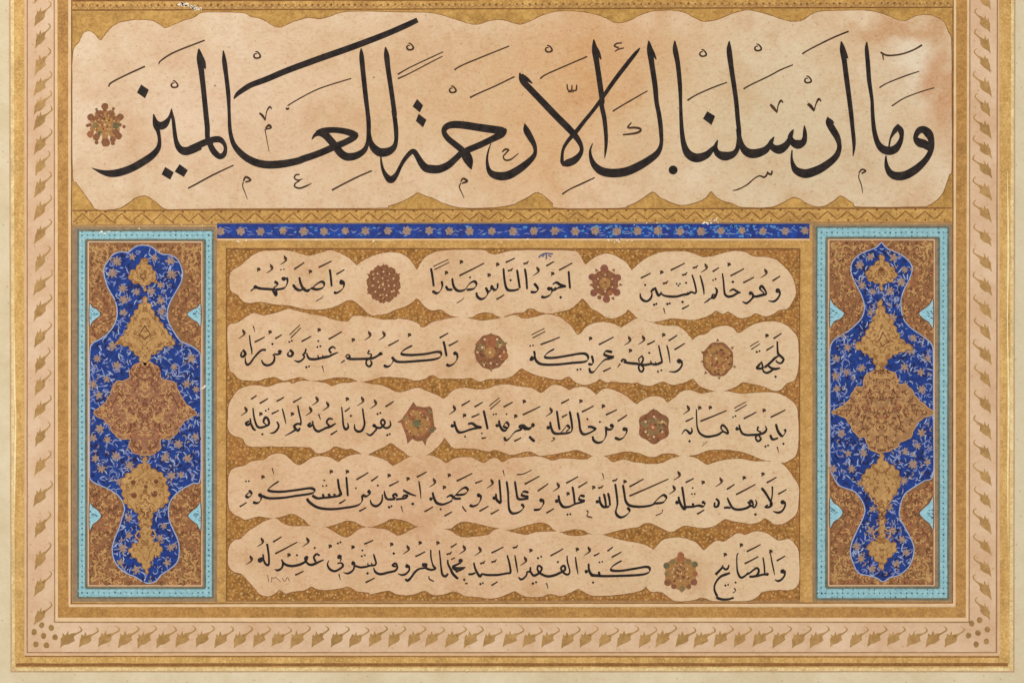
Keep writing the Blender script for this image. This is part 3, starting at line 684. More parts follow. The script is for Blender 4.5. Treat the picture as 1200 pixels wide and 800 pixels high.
BIG = nums("85.6,66 93,50 98,40 104,37 110,40 117,47.5 121,45 127,37 136,29 150,25 165,24 178,25 188,30 194,33.5 205,29 218,24 228,21 236,16 250,15 285,16 293,20 303,22 312,26 320,31 328,33 336,30 345,26 360,22 375,23 387,20 398,16 420,14 480,15 505,16 520,19 535,24 548,28 560,29.5 575,25 587,24 600,27.5 606,29 612,29 625,24 640,17 655,14 675,14 695,17 710,22 721,27.5 735,26 750,19 765,14 785,13 800,15 812,21 825,26 840,24 855,18 868,14 880,13 900,18 915,23 930,26 942,24 952,17 963,14 990,13 1015,13 1028,15 1040,19 1052,24 1062,25 1072,20 1085,18 1098,21 1106,27 1111,38 1114.6,52 1115,120 1115,195 1112,205 1106,222 1100,232 1088,240 1078,242 1008,242 1000,238 990,231 984,229 978,234 968,240 958,242 945,238 938,233 929,231 919,236 908,241 895,243 870,242.5 858,238 845,234 838,229 833,224 826,232 815,237 800,240 790,238 775,232 767,225 761,226 750,234 735,241 725,243.5 655,243.6 648,238 640,231 633,226 627,225.5 618,231 608,236 598,240 575,243 540,243 520,238 508,232 498,229 490,225.5 482,230 470,236 455,241 440,243.6 300,244 215,244.8 194,244.5 185,238 178,233 171,229 165,229.5 158,232 148,239 138,244 115,245.6 108,239 98,225 90,214 85.8,206 85.4,140")
big = cloud(BIG, .48, 'cloud_big', 'wide cloud-edged paper with one large line of black script', .6, .2)

L1 = nums("270,333 271,320 282,312 290,305 298,299 308,295 320,294.6 332,294 345,296 355,299 363,300.5 372,298 380,296 387,294 397,297 407,302 413,307 418,311.5 423,308 432,303 442,299 452,297 462,296.6 472,299 480,305 485,312 489,316.5 493,310 498,303 508,297 520,294.4 542,293.6 567,294 572,297 580,299 590,297 602,294.4 640,294 672,295 678,298 682,305 686,310.5 692,306 698,302 708,298 717,299 727,304 733,308 737,313 740,317.5 745,313 752,307 762,301 767,299 778,296 800,295.4 812,297.5 823,302 835,301 847,297.5 860,295 872,296 882,301 895,302 907,304 915,310 923,318 929,328 932,342 928,353 922,361 913,362.5 905,367.5 897,370 890,367.5 885,366 878,370 868,372 860,368 853,364 847,367 839,363 832,368 818,373 808,374 795,372.5 785,372.5 775,375 765,376.4 755,374 747,371.5 742,367 736,362 732,366 723,371 715,372 708,369.5 702,365 693,360 687,352.5 682,349 677,354 668,361 658,364 645,366.5 633,365 625,361 618,361 613,365 603,366 593,369 587,371 578,367 568,365 558,367.5 552,371 532,370 525,367 517,362 505,362.5 497,357 493,352 488,349 483,353 475,358 463,362 452,367 442,368 437,369 430,365 422,357 413,351 405,352 395,357 382,361 368,362 355,361 340,357 323,356 305,353 290,354 283,350 280,345 272,341")
L2 = nums("268,407 268,383 278,379 285,375 292,370 298,367.5 307,370 317,369 328,366 338,362.8 352,366 365,369 378,371 390,375 407,377.5 415,371 432,372 448,375 463,375 468,374 480,376 490,380 493,384 500,383 508,378 525,374 542,372.4 562,376 578,375 592,372 603,370 613,374 627,372 640,369 652,371 660,375 668,382 673,389 677,393 682,390 688,383 698,379 708,378 718,380 727,384 732,382 740,377 747,374 755,376 765,379 778,382 793,383 802,388 808,395 812,399 818,394 828,392 835,386 847,382.5 857,384 862,389 866,391 873,387 883,381 898,377.5 912,378 922,382.5 928,388 934,397 935,415 934,435 930,445 922,448 915,455 907,457 900,454 888,450 878,448 870,447 862,452 852,456 842,458 832,456 823,452.5 817,448 812,443 802,447 788,450 778,446 770,448 762,451 753,450 747,447 742,448 728,447 718,446 710,447 703,443 697,447 685,450 675,447 668,441 663,441 657,444 645,442.5 630,439 618,434 611,431 603,437 595,442 585,443 572,443 562,446 552,442 542,443 528,442.5 515,442.5 507,438 498,442.5 488,445 475,442 462,441 447,441 433,445 422,446 413,443 402,441 388,442 380,444 365,445 352,441 342,443 332,445 323,441 313,442 302,445 290,445 280,443 275,437 270,432")
L3 = nums("268,490 269,475 275,463 282,456 295,452 305,452.5 315,454 325,450 337,448 343,450 352,447 368,447.5 382,450 389,453 398,450 410,449 420,447.5 432,450 448,452.5 460,458 466,460 472,460 480,457 490,455 498,458 508,462 515,465 520,468 525,464 533,457 545,455 558,457 570,456 583,452 595,451 605,453 622,455 628,458 634,461 640,457 648,452 658,453 667,457.5 673,455 685,454 693,458 699,463 705,457.5 713,456 722,459 733,464 740,470 746,474 752,470 762,465.4 770,465 777,467.5 782,472 790,467 800,459 810,458 822,462 832,460 852,459 868,462 883,461 900,460 913,462 923,467 930,473 934,483 935,515 932,532 925,538 917,541 903,539 895,538 887,535 878,531 868,528 853,526 838,526 828,527 818,531 807,533 798,534 792,531 778,530 768,534 760,534 752,531 745,529 732,528 718,531 707,533 695,533 685,529 675,526 667,527.5 655,530 643,532 632,532.5 622,528 612,529 600,532 592,530 580,526 572,528 558,525 542,524 532,524 526,518 521,512 517,517 510,525 500,532 490,533 479,533 473,528 465,522.5 458,518 450,522.5 440,527 430,532 425,531 413,525 405,525 392,522 385,527 372,530 365,524 355,522.5 340,522.5 315,522 292,522 285,513 275,510 268,502")
L4 = nums("268,580 269,557 275,549 287,546 295,541 310,539 315,535 323,532 333,533 340,539 348,545 355,544 362,539 372,535 385,536 393,540 397,542 403,537.5 415,533 428,533 442,536 452,540 457,544 461,546 468,542.5 480,536 492,534 503,534 513,537 523,543 533,537.5 550,536 558,539 567,543 575,538 582,537.5 589,542 598,537.5 613,536 627,535 635,536 648,540 660,537.5 685,539 695,535 708,535 718,542 730,539 743,542 762,544 775,543 788,537.5 802,535 815,537 823,542 829,545 838,542 852,539 868,538 883,541 898,541 912,542 920,547 928,558 935,570 935,587 933,600 925,608 917,612.5 908,613 902,609 896,606 890,610 880,612.5 870,611 860,610 850,607 843,611 837,615 825,617.5 812,616 800,615 788,622 778,619 770,615 763,612 755,612 748,616 738,617.5 725,620 715,623 705,625 692,624 683,620 673,619 658,622 650,620 642,613 632,611 618,614 607,617 595,620 585,618 580,617 570,615 558,612 543,610 535,613 528,618 517,618 498,616 487,615 478,610 468,607.5 458,607 450,611 443,614 435,616 425,615 415,610 405,609 397,612 382,616 365,615 358,609 348,602.5 340,601 330,604 320,606 305,604 298,605 288,607.5 282,605 273,600 269,593")
L5 = nums("268,655 269,642 275,633 282,632 290,624 302,616 313,610 323,608 330,612.5 338,616 348,617 365,616.6 378,617 390,622.5 398,627.5 407,630 415,625 422,620 430,618 440,619 453,621 461,625.5 466,628 473,626 482,621 492,617.6 512,619 527,622 535,627.5 545,630 558,629 572,627 578,622 585,620 595,622.5 605,625 617,627 628,624 650,623 657,624.4 668,628 682,628 693,626 708,627.5 723,632 738,635 752,637.5 762,642 766,644 772,638 778,632.5 793,630 805,632 815,636 820,641 825,645 832,639 840,634 848,635 855,631 865,625 873,627 885,623 898,625 910,633 918,633 925,632 930,637 935,647 936,677 932,687 925,690 912,690 900,691 892,693 887,698 878,702.4 862,703 840,703 833,702 822,699 812,702 800,703.2 790,702.4 782,697 775,692.5 763,692 757,686.5 752,690 742,693 728,695 705,697 692,696 683,691 677,689 668,693 658,697 648,695 642,695 633,698 618,698 610,695 604,691.5 598,693 588,697.5 575,700 558,698 545,697 538,693 530,692 520,695 508,696 498,691 488,694 478,696 465,695 457,691 447,692 435,695 432,693 420,692 412,687.5 407,686 398,688 382,690 372,689 365,686 357,690 343,692 335,694 328,690 322,694 315,697.5 305,695 298,687 290,678 283,671 275,669 269,663")
clouds = [cloud(L1, .44, 'cloud', 'first small paper cloud band of the text block, two brown rosettes on it'),
          cloud(L2, .50, 'cloud', 'second small paper cloud band, two round rosettes on it'),
          cloud(L3, .56, 'cloud', 'third small paper cloud band, spiked rosette on it'),
          cloud(L4, .62, 'cloud', 'fourth small paper cloud band, script only, no rosette'),
          cloud(L5, .68, 'cloud', 'bottom small paper cloud band with faded date and gold star rosette')]
ZC = [.44, .50, .56, .62, .68]

# ================================================================ the large line: strokes as "x,y,width" in the units of a named square of the page
TILE = {'A1': (0, 0, 4), 'A2': (300, 0, 4), 'A3': (600, 0, 4), 'A4': (900, 0, 4), 'B1': (0, 120, 4), 'B2': (300, 120, 4), 'B3': (600, 120, 4), 'B4': (900, 120, 4),
        'S': (860, 110, 8), 'L': (780, 120, 8), 'M': (980, 110, 8), 'K': (640, 120, 8), 'R': (500, 130, 8), 'LL': (350, 130, 8), 'AL': (220, 130, 8), 'YN': (100, 110, 8)}
def parse(s):
    t = None; out = []
    for w in s.split():
        if w[0] == '@': t = TILE[w[1:]]; continue
        v = [float(q) for q in w.split(',')]
        out.append((t[0] + v[0] / t[2], t[1] + v[1] / t[2]) + ((v[2] / t[2],) if len(v) > 2 else ()))
    return out
ZB = .49
WORDS = [
 ["@M 885,515,60 830,475,80 775,455,80 742,410,45 772,350,60 820,338,70 865,375,80 888,430,60 893,500,50 870,570,52 820,640,60 740,712,75 650,762,80 570,772,80 510,748,66 475,690,46 465,630,26 465,580,12",
  "@A4 463,198,5 462,230,18 468,300,21 474,380,20 @M 333,50,32 338,150,34 345,260,38 358,360,44 385,455,52 430,515,72 490,535,80 548,520,74 592,465,52 612,400,40 602,340,55 578,288,10",
  "@M 578,285,8 560,330,48 532,372,34 508,420,18 496,480,16 490,525,12"],
 ["@A4 343,195,5 350,235,28 358,290,24 368,370,24 380,460,22 390,540,21 396,600,19 402,660,18 402,700,12 398,732,4", "@A4 346,208,8 360,246,16 374,275,5",
  "@S 880,218,10 888,268,58 925,335,66 965,402,60 986,470,44 985,525,46 955,590,58 890,650,68 800,708,78 700,745,85 640,745,82 580,715,66 552,660,40 541,600,22 545,528,12", "@S 888,232,16 915,262,34 940,276,5",
  "@S 660,298,8 664,350,34 664,410,45 648,455,62 600,475,86 552,455,66 528,412,50 542,365,34 560,335,7",
  "@S 532,405,36 495,475,62 430,522,84 372,508,66 345,468,48 358,435,32 378,403,7",
  "@S 345,465,40 290,530,68 190,562,86 120,545,78 75,490,58 52,420,48 40,330,40",
  "@A3 1018,194,5 1018,240,25 1028,320,23 1040,400,22 @L 662,0,42 675,150,42 688,280,42 682,380,40 665,450,44 620,492,66 550,505,84 492,482,64 466,435,46 475,388,28 490,352,6",
  "@L 470,405,26 435,442,44 380,495,68 290,522,84 215,487,78 175,410,55 155,300,42 145,150,34 140,0,30 @A3 787,400,20 777,300,22 765,235,24 763,192,5",
  "@A3 641,192,5 646,235,28 655,300,25 670,400,24 @K 1035,0,42 1055,100,42 1070,200,42 1078,300,38 1080,370,34 1068,430,42 1030,490,58 950,550,70 850,608,78 740,652,82 620,664,82 520,645,78 452,590,58 420,520,36 413,450,20 436,386,7", "@A3 645,212,8 660,248,16 676,280,5"],
 ["@A3 36,342,6 48,378,27 85,418,30 140,475,31 210,548,32 @K 205,240,64 268,310,60 315,380,46 333,440,36 315,492,48 262,545,68 195,572,68 150,585,22",
  "@K 165,600,14 150,560,34 150,500,28 160,440,28 195,375,34 240,320,38 292,262,40 360,175,36 450,65,34 @A3 430,450,18 480,378,20 540,300,20 580,250,16 600,226,5", "@A3 45,350,12 70,372,18 96,392,5",
  "@A3 383,186,5 388,235,28 398,300,25 410,380,25 422,470,24 @K 520,30,44 545,150,42 558,270,38 562,380,32 555,470,20 548,524,6", "@A3 390,215,10 405,248,16 417,280,5"],
 ["@R 920,120,8 934,180,58 972,250,58 1008,320,44 1018,380,34 1000,430,46 930,500,64 840,565,74 760,605,80 680,612,78 612,590,62 577,540,38 566,450,22 580,370,14 602,308,7",
  "@R 748,170,16 715,185,66 600,172,74 480,155,72 350,135,72 250,130,68 185,150,58 162,195,48 195,255,54 260,310,58 320,358,60 352,395,60",
  "@R 742,190,30 700,222,64 600,272,60 500,320,60 400,362,60 330,395,58 270,450,58 200,510,68 120,545,76 50,547,80 @LL 1192,535,76 1150,490,64 1112,425,52 1080,382,50 1045,395,44 990,460,38 950,530,34 915,600,44 865,645,70 820,608,48 790,550,30 776,490,22 770,425,12",
  "@R 330,370,40 365,410,88 392,465,86 408,515,48 420,550,6"],
 ["@A2 607,222,5 612,260,25 620,330,23 635,430,22 650,540,22 @LL 890,0,42 905,100,42 914,200,42 912,290,38 888,348,56 830,385,78 760,388,82 705,348,70 672,285,46 658,200,36",
  "@A2 493,228,5 495,265,22 502,340,23 515,460,22 @LL 645,0,40 655,100,42 656,200,40 645,300,34 615,370,50 545,418,66 460,432,76 400,402,74 350,340,72 300,280,70 245,225,70 190,212,52 150,232,30 123,270,7",
  "@LL 165,205,34 230,190,60 320,180,54 420,190,58 500,210,60 556,214,14", "@LL 556,220,20 520,250,56 430,298,60 340,335,64 250,375,64 150,415,64 50,448,66 @AL 1040,468,66 950,488,70 850,502,74 740,505,74 640,485,72 550,440,66 480,380,58 430,310,46 405,230,38 394,150,34 388,0,30 @A1 1070,440,20 1061,360,20 1052,290,22 1047,238,5",
  "@A2 757,95,24 700,122,27 600,165,28 450,222,30 300,275,30 150,330,29 50,372,28 -20,398,26 @A1 1150,415,25 1115,440,20 1096,464,6",
  "@A1 932,230,6 938,275,32 945,340,26 955,430,24 965,530,24 972,600,24 @AL 185,240,46 205,310,50", "@A1 936,245,10 955,290,16 963,325,5",
  "@AL 190,282,44 240,270,58 300,270,58 342,310,38 354,360,34 338,410,48 300,428,54 252,390,58 218,335,54 196,285,44",
  "@AL 240,285,50 180,290,60 100,325,64 20,365,68 @YN 1080,490,66 1000,525,74 930,538,78 880,508,60 850,440,42 835,340,36 825,250,32 812,190,26 808,138,6",
  "@YN 808,152,12 788,225,30 745,285,68 700,300,74 660,265,50 640,190,7", "@YN 640,200,12 655,290,44 680,345,40 692,400,32 695,460,36 678,520,50 620,585,64 530,645,70 430,700,70 320,738,72 230,748,64 150,732,38 60,695,4"],
]
for w in WORDS:
    mb = MB()
    for st in w: mb.ribbon(crom(parse(st), 6), .3, ZB + .12)
    mb.build('large_word', 'ink', big)
def quad_dot(t, s):
    MB().poly([(TILE[t][0] + x / TILE[t][2], TILE[t][1] + y / TILE[t][2]) for x, y in nums(s)], .3, ZB + .13).build('diamond_dot', 'ink', big)
quad_dot('L', "390,85 464,130 430,214 350,155"); quad_dot('A2', "755,465 783,495 768,528 734,500"); quad_dot('A2', "762,534 799,562 783,598 749,568")
quad_dot('A1', "662,397 698,422 680,462 642,435"); quad_dot('B1', "775,303 815,328 798,363 757,338"); quad_dot('B1', "842,290 881,318 862,350 819,325")
MB().disc(780 + 70 / 8, 120 + 635 / 8, 5.3, .3, ZB + .13, 18).build('round_dot', 'ink', big)

MARKS = """@A4 522,412,7 560,390,6 640,358,7 709,335,5
@A4 580,498,7 640,460,6 720,430,6 780,412,5
@A4 527,246,10 560,261,9 620,256,8 680,236,8 722,212,9
@A4 536,250,8 541,282,5
@B4 425,332,6 440,315,9 457,322,9 438,334,8
@B4 428,335,5 425,352,5 438,390,5 443,425,3
@S 340,100,20 368,130,30 398,168,18 404,182,6
@S 405,170,12 415,110,12 440,65,22 460,86,10
@S 690,95,24 715,112,32 742,148,24 752,168,6
@S 752,160,12 768,100,12 795,50,22 818,74,10
@L 998,640,14 990,675,20 965,668,20 952,648,12
@L 955,655,12 945,685,18 920,702,20 880,690,14 830,715,12 780,760,14 720,798,12 @B3 1060,408,7 1035,414,4
@K 800,190,12 770,225,16 772,240,18 830,238,22 880,248,22 880,272,22 830,292,22 718,305,14
@A3 472,523,8 500,505,7 560,470,7 635,427,6
@A3 132,370,8 160,350,7 250,310,7 353,266,7
@A3 516,203,6 492,205,8 480,217,8 500,226,8
@A3 525,226,6 500,232,7 482,243,5
@A3 258,395,6 262,422,7 278,425,7 281,400,6
@A3 281,424,7 300,424,8 303,398,6
@A3 262,432,5 290,432,5
@A3 822,472,9 860,448,7 940,412,7 1008,387,6
@A3 1085,418,8 1120,398,7 1200,360,7 @A4 60,328,7 117,305,6
@A4 160,254,8 200,230,7 300,180,8 378,148,8
@B3 235,431,8 270,408,7 330,380,8 388,353,6
@R 708,388,12 735,362,20 768,368,16 740,400,14 718,430,14 738,462,18 790,455,16 862,398,8
@R 318,668,10 342,635,20 380,660,22 330,680,16
@R 322,676,12 306,712,12 325,760,10 352,820,6
@A2 664,350,8 720,318,6 800,280,6 878,244,5
@A2 665,370,8 720,345,6 800,303,6 874,265,5
@A2 930,329,8 960,310,7 1050,272,7 1187,217,6
@A2 1003,459,8 1040,440,7 1120,405,7 1200,366,7 @A3 12,362,6
@A1 510,408,6 520,390,8 580,358,8 680,312,8
@A1 745,302,5 755,285,7 820,245,8 960,190,7
@B1 882,403,8 920,383,8 1000,340,8 1095,295,6
@AL 522,662,12 545,620,22 590,650,20 540,668,16
@AL 522,668,12 515,705,10 535,760,9 560,830,5
@A2 16,530,8 32,545,12 44,566,5
@A2 44,562,5 50,525,5 64,502,9 74,512,4
@A2 45,603,6 60,588,13 70,600,9 45,607,6
@A2 42,606,5 50,650,4 62,712,3
@A2 148,497,6 200,465,6 300,415,6 446,369,6
@A2 140,508,8 148,512,11 156,506,5
@AL 1050,598,12 1015,600,16 1000,628,14 1030,650,16 1078,638,8
@AL 1050,655,12 1008,682,14 1005,712,16 1050,725,18 1110,705,16 1162,680,6
@B2 356,412,9 400,388,8 480,348,8 543,321,7""".split('\n')
for i, m_ in enumerate(MARKS):
    MB().ribbon(crom(parse(m_), 5), .3, ZB + .06 + .0005 * i).build('vowel_mark', 'ink2', big)
for t, x, y in (('A3', 172, 228), ('A3', 895, 248), ('A3', 1153, 222), ('A4', 187, 372), ('A1', 818, 394), ('A2', 722, 218), ('A2', 922, 418), ('A2', 5, 257)):
    ox, oy, s = TILE[t]
    pts = [(x + dx, y + dy, w) for dx, dy, w in ((-8, -14, 5), (2, -12, 7), (14, 2, 8), (14, 12, 9), (2, 17, 8), (-10, 15, 9), (-15, 6, 8), (-10, -3, 6), (0, -4, 5))]
    MB().ribbon(crom([(ox + a / s, oy + b / s, w / s) for a, b, w in pts], 4), .3, ZB + .1).build('vowel_mark', 'ink2', big)
MB().disc(300 + 552 / 4, 91, 1.0, .3, ZB + .1, 7).build('ink_speck', 'inkfade', big); MB().disc(1008 / 4, 100.5, 1.1, .3, ZB + .1, 7).build('ink_speck', 'inkfade', big)

# ================================================================ the five small lines
TEXT = {
1: [(265, "w c812,275,16 n800,262|825,275|828,300|815,325|780,348|757,345 n728,182|735,230|742,305 n600,320|640,285|672,270|690,285|680,312|640,325|600,318|580,335|556,330|545,312 n515,238|522,275|540,315|560,332|590,325 n470,290|490,318|515,330|545,322 | f478,183,550,135 s588,200 f650,170,742,125 f775,218,832,185 z685,368|670,385|630,408",
 ), (265, "w c405,250,14 n425,240|432,270|415,310|380,322|350,325 n340,268|362,290|330,320|340,350|355,366|352,330 n350,325|290,322|240,318|200,305 c205,308,13 n195,318|172,336 e385,186,6 e406,183,6 | s225,185 d315,160 d412,100"),
 (425, "w n480,175|490,230|500,305 n555,265|560,300|545,335|520,352|490,335 c520,350,7 n585,300|600,325|632,325 n630,245|636,290|652,322|680,336|720,325|750,285|785,268|800,290|780,320|730,328 e755,240,8 | g500,165,605,115 s585,208 f680,228,855,140 s690,132 z712,380|695,400|660,422"),
 (425, "w n950,280|945,320|922,326|905,300|900,330|880,338|865,310 n867,315|880,350|860,382|830,392|805,372|800,345 n990,175|995,240|1005,300|1022,328|1060,332|1100,322 n1085,185|1095,250|1105,318 e1040,260,9 n1140,178|1150,240|1156,325 | s885,225 s945,150 k940,395,995,362 h1040,185 f1005,135,1070,105 h1150,136"),
 (585, "w n245,282|268,310|270,332|250,344|220,342 c350,320,13 n360,310|372,335|355,365|320,380|295,374 n375,290|402,276|430,292|470,305 n465,303|420,312|390,328|368,325 c395,318,9 e432,380,10 n488,195|492,250|498,320 | d268,178 s372,215 f330,160,385,128 f420,190,515,138"),
 (745, "w n72,330|85,370|75,400|50,410|32,392|34,368 e65,292,9 n115,290|110,330|128,348|148,338 n150,290|150,330|170,360|200,372|260,374|330,366|388,355 n385,355|408,350|416,310|400,225 n335,335|345,362 n195,335|205,368 e295,290,7 e320,290,7 e350,275,7 n455,225|465,290|475,357 e120,430,7 e140,430,7 e225,420,7 e245,418,7 e330,412,8 | f35,245,105,210 s178,205 f245,190,345,140 h210,275 h345,215 d490,155 h420,165 k325,462,375,435 a195,455"),
 (745, "w n570,335|575,372|555,388|528,378|540,358 n530,382|500,405|460,430 c552,372,8 e545,260,7 e562,258,7 n610,215|618,290|622,350|640,377|672,382|735,350 n676,330|702,325|738,346 e685,275,8 | f540,200,585,170 s652,150 f665,230,762,178"),
 (745, "w c805,358,14 n815,350|825,375|810,405|780,422|752,415 n825,372|860,386|905,375|916,345|890,305|862,322|882,362 c892,345,12 c1000,330,16 n1010,318|1018,350|1000,390|965,410|932,400 | f755,278,832,238 d910,192 f960,265,1015,230")],
2: [(265, "w n110,290|132,285|136,305|115,320|100,305|108,288 n165,165|175,230|178,300 n280,262|250,275|220,300|190,345|160,377|140,367|138,345 c375,283,13 n387,280|385,305|360,317|335,305 n330,300|330,340|310,372|280,380|255,362|250,330 e325,230,7 | a190,100 d120,138 f200,215,272,178 s305,145 f345,190,392,162"),
 (265, "w n455,265|472,290|460,314|435,320|430,302|452,280 n540,290|540,320|520,345|482,350 n565,262|560,300|580,328|620,334|680,325|720,315 n640,300|650,330 n675,300|682,325 n782,258|750,248|728,270|750,285|792,290|740,315|705,320 e448,210,7 e465,208,7 e648,210,7 e640,243,7 e662,243,7 e562,392,7 e582,388,7 | g450,165,522,95 f530,210,600,172 s650,130 f720,195,815,140 a675,380"),
 (265, "w n810,360|835,337 c850,305,11 n838,305|870,328|940,337|1000,335|1040,320|1062,303 n1003,278|1022,308|1000,335|990,358|1005,380|1018,360|1012,330 c1085,295,13 | s890,200 d1005,150 d1105,150"),
 (425, "w n210,320|215,345|195,377|170,387|148,376 n205,318|232,347|280,354|400,346|500,336|546,318|550,290|520,283|440,298|340,305|274,298|290,270|350,238 n568,208|578,250|590,315 c650,293,13 n660,288|666,325|645,362|610,380|588,370 | f180,240,255,200 s325,165 f540,185,602,150 f605,240,672,205"),
 (585, "w c230,325,12 n245,275|250,310|238,336|212,337 n248,308|260,345|300,370|400,372|520,360|602,352|626,330|612,300|570,295|480,310|380,325|322,320|340,290|388,262 e218,240,7 e238,238,7 n650,308|660,350|652,370|625,368 e550,408,8 e572,405,8 n790,325|740,340|700,380|665,422|640,422|634,395 n795,285|752,278|738,300|770,315|806,320|755,337 | g230,165,320,120 f290,232,425,180 s638,190 f700,232,805,178 k730,420,785,395"),
 (585, "w n828,397|855,370 c868,345,11 n860,348|920,374|985,377|1040,374|1100,366|1142,355 n990,308|1018,325|1000,350|985,382|990,412|1012,405|1006,380 n1070,345|1077,370 n1125,228|1135,290|1142,355 e1055,285,7 e1120,412,7 e1140,408,7 | s918,275 d912,185 d1010,180 f1040,232,1095,205 s1152,165"),
 (745, "w n222,230|232,300|241,365 c305,335,14 n318,328|326,360|300,402|265,422|238,412 | f230,205,292,165 f272,268,345,222"),
 (745, "w n868,340|892,375|872,402|850,396|856,375|875,370 n885,360|900,398|925,400 n998,203|1000,260|1006,310|1032,335|1036,356|1000,367|966,350 n1000,367|960,382|925,397|903,425 n885,400|920,430|960,414|1005,405 c930,420,8 e850,285,7 e870,280,7 e982,458,9 | g808,245,868,208 s918,170 f918,272,970,240 f968,190,1025,152")],
3: [(265, "w c150,308,13 n160,270|165,310|140,322 n165,308|188,345|212,352 n185,178|195,250|210,320|206,350 n205,348|240,327|290,327|302,290|275,272|268,300|292,320 e280,212,7 e297,208,7 e258,382,8 n355,260|366,300|350,352|313,374 n395,200|405,260|416,325 | f175,135,215,108 f235,165,295,130 d135,200 s240,240 f320,238,372,212 f355,150,408,120"),
 (265, "w n505,183|515,250|526,312|505,347|482,325|463,345|490,354 n470,352|445,380|418,390 c495,340,8 | s462,240 f470,158,532,122"),
 (265, "w c588,318,13 n598,283|605,310|625,347|660,357|700,342|732,335 n745,278|718,285|720,307|750,315|772,315|740,337|700,345 n655,245|662,278 | d590,200 d635,128 d710,165 k735,385,782,355"),
 (265, "w n815,195|820,260|828,320|845,350|860,320|855,290 e878,250,7 | s848,135 f835,222,870,195"),
 (265, "w n960,200|966,270|962,330|930,357|905,345|898,315 c1045,320,12 n1055,300|1060,340|1040,372|998,382 n1050,332|1090,337|1122,330|1105,288 |1088,302|1106,325 n1120,332|1152,325|1156,290|1140,285 e1068,235,7 e1088,232,7 e1130,385,8 e1152,380,8 | d955,130 d1045,150 f1120,188,1178,150"),
 (425, "w c630,322,12 n645,288|650,320|670,362|700,367|750,350|790,340|838,332 n740,310|770,305|800,325|838,334 n850,213|865,280|879,347 e720,398,8 e838,375,7 | d640,190 s712,250 f765,262,822,238 f695,180,755,145 f785,190,845,155 k835,410,868,405"),
 (425, "w c945,320,12 n958,283|965,320|985,352|1010,352|1027,320|1010,298|992,325|1020,340 e920,242,7 e938,240,7 e1012,240,7 n1200,300|1185,335|1160,345|1130,320|1100,325|1120,345|1070,365|1030,412|1005,422|996,400 c1155,335,8 | g893,185,965,125 f990,190,1055,155 s1072,255 s1132,152 f1125,245,1250,185 k1065,430,1115,405"),
 (585, "w c237,318,13 n228,332|185,345|165,325 z212,395|225,412|250,432 "),
 (585, "w c345,335,13 n358,293|365,335|385,372|430,377|500,367|516,330 n405,215|415,290|425,352 n430,374|460,340|478,320|494,340|470,362 n495,218|508,290|513,340|505,367 n550,228|562,290|570,350|590,380|630,374|682,345 n622,330|650,330|682,346 e620,275,8 | d360,205 f435,165,492,135 f440,262,480,240 z375,405|390,415|365,432 s570,150 f580,225,665,182"),
 (585, "w n750,345|750,392|725,432|690,440|663,422|658,395 c790,320,13 n802,315|795,342|765,347|745,330 e708,295,8 c880,345,13 n892,335|896,365|875,402|845,417|812,405 | s728,185 f750,245,828,208 f832,290,900,245"),
 (745, "w n325,380|350,350|375,382|396,367|400,340 e375,432,9 n437,195|430,250|432,320|450,377|490,394|560,394|620,384|652,375|645,340|610,318|600,342|625,366 c632,350,8 | d365,190 f350,292,405,265 s520,195 f455,290,638,215 s445,197"),
 (745, "w c712,345,12 n730,303|735,350|760,382|820,387|870,382|916,355 n885,343|860,387|860,422|882,432|876,387 n910,325|916,356 e683,258,7 e700,254,7 n945,385|962,417|1002,407 n985,308|1000,360|1030,394|1052,365|1046,345 e1038,448,9 e908,465,8 e930,462,8 | g695,200,778,155 f758,272,848,225 s898,215 f948,262,1052,210 a993,468 q500,433|465,465")],
4: [(265, "w n160,265|180,290|155,314|140,300|160,283 e140,202,7 e160,200,7 c238,298,13 n245,290|245,330|220,354|188,348 n250,302|300,320|400,317|500,302|600,287|622,264|590,250|500,262|380,275|298,266|320,235|372,200 n605,300|640,320|690,317|740,312|800,302|815,290 n680,290|686,314 n720,288|731,314 n760,288|766,310 n785,183|795,250|812,297 c800,295,10 e690,195,7 e680,235,7 e705,232,7 n845,170|850,230|856,307 | k95,380,145,350 s255,172 a323,108 s735,135 s848,135 k795,358,840,330"),
 (265, "w c1005,275,13 n1017,285|985,307|958,295 n955,298|955,342|920,372|840,387|740,397|650,387|590,352|567,322 e912,250,7 | f915,190,1000,140 k935,412,985,385"),
 (425, "w n120,290|126,340|100,372|70,374|54,347|65,310 e105,230,7 n130,248|136,290|150,312|165,327|200,332|240,322 n155,268|156,312 n212,290|240,283|238,305|212,320 n240,320|280,322|320,312|372,300 n282,265|302,254|340,280|375,298 c285,290,10 e185,382,8 e205,378,8 e350,358,9 n398,200|402,260|409,327 | f60,200,108,165 s182,162 a270,375 f185,235,255,200 s315,185 f380,172,450,135"),
 (425, "w c480,325,12 n492,278|500,315|520,352|560,364|600,352|632,335 n590,315|620,300|650,322|692,322 n625,330|680,270|720,245|740,265|715,292|655,298 e548,398,8 c815,300,13 n827,295|831,325|810,362|775,377|752,368 | k435,415,495,380 d500,192 s570,245 s605,160 f660,200,772,145 k575,445,628,415 z700,375|712,395|728,415 f790,215,842,195 k820,412,885,375"),
 (425, "w c925,320,12 n937,288|942,330|972,357 n960,188|966,260|973,355 n1012,200|1022,280|1025,350|1032,402|1055,427|1100,417|1132,385|1115,360 n1070,200|1080,270|1092,322|1130,327|1167,320 n1167,280|1130,274|1120,300|1167,310 | k900,432,958,400 d905,198 a985,122 z1080,155|1130,150|1190,120"),
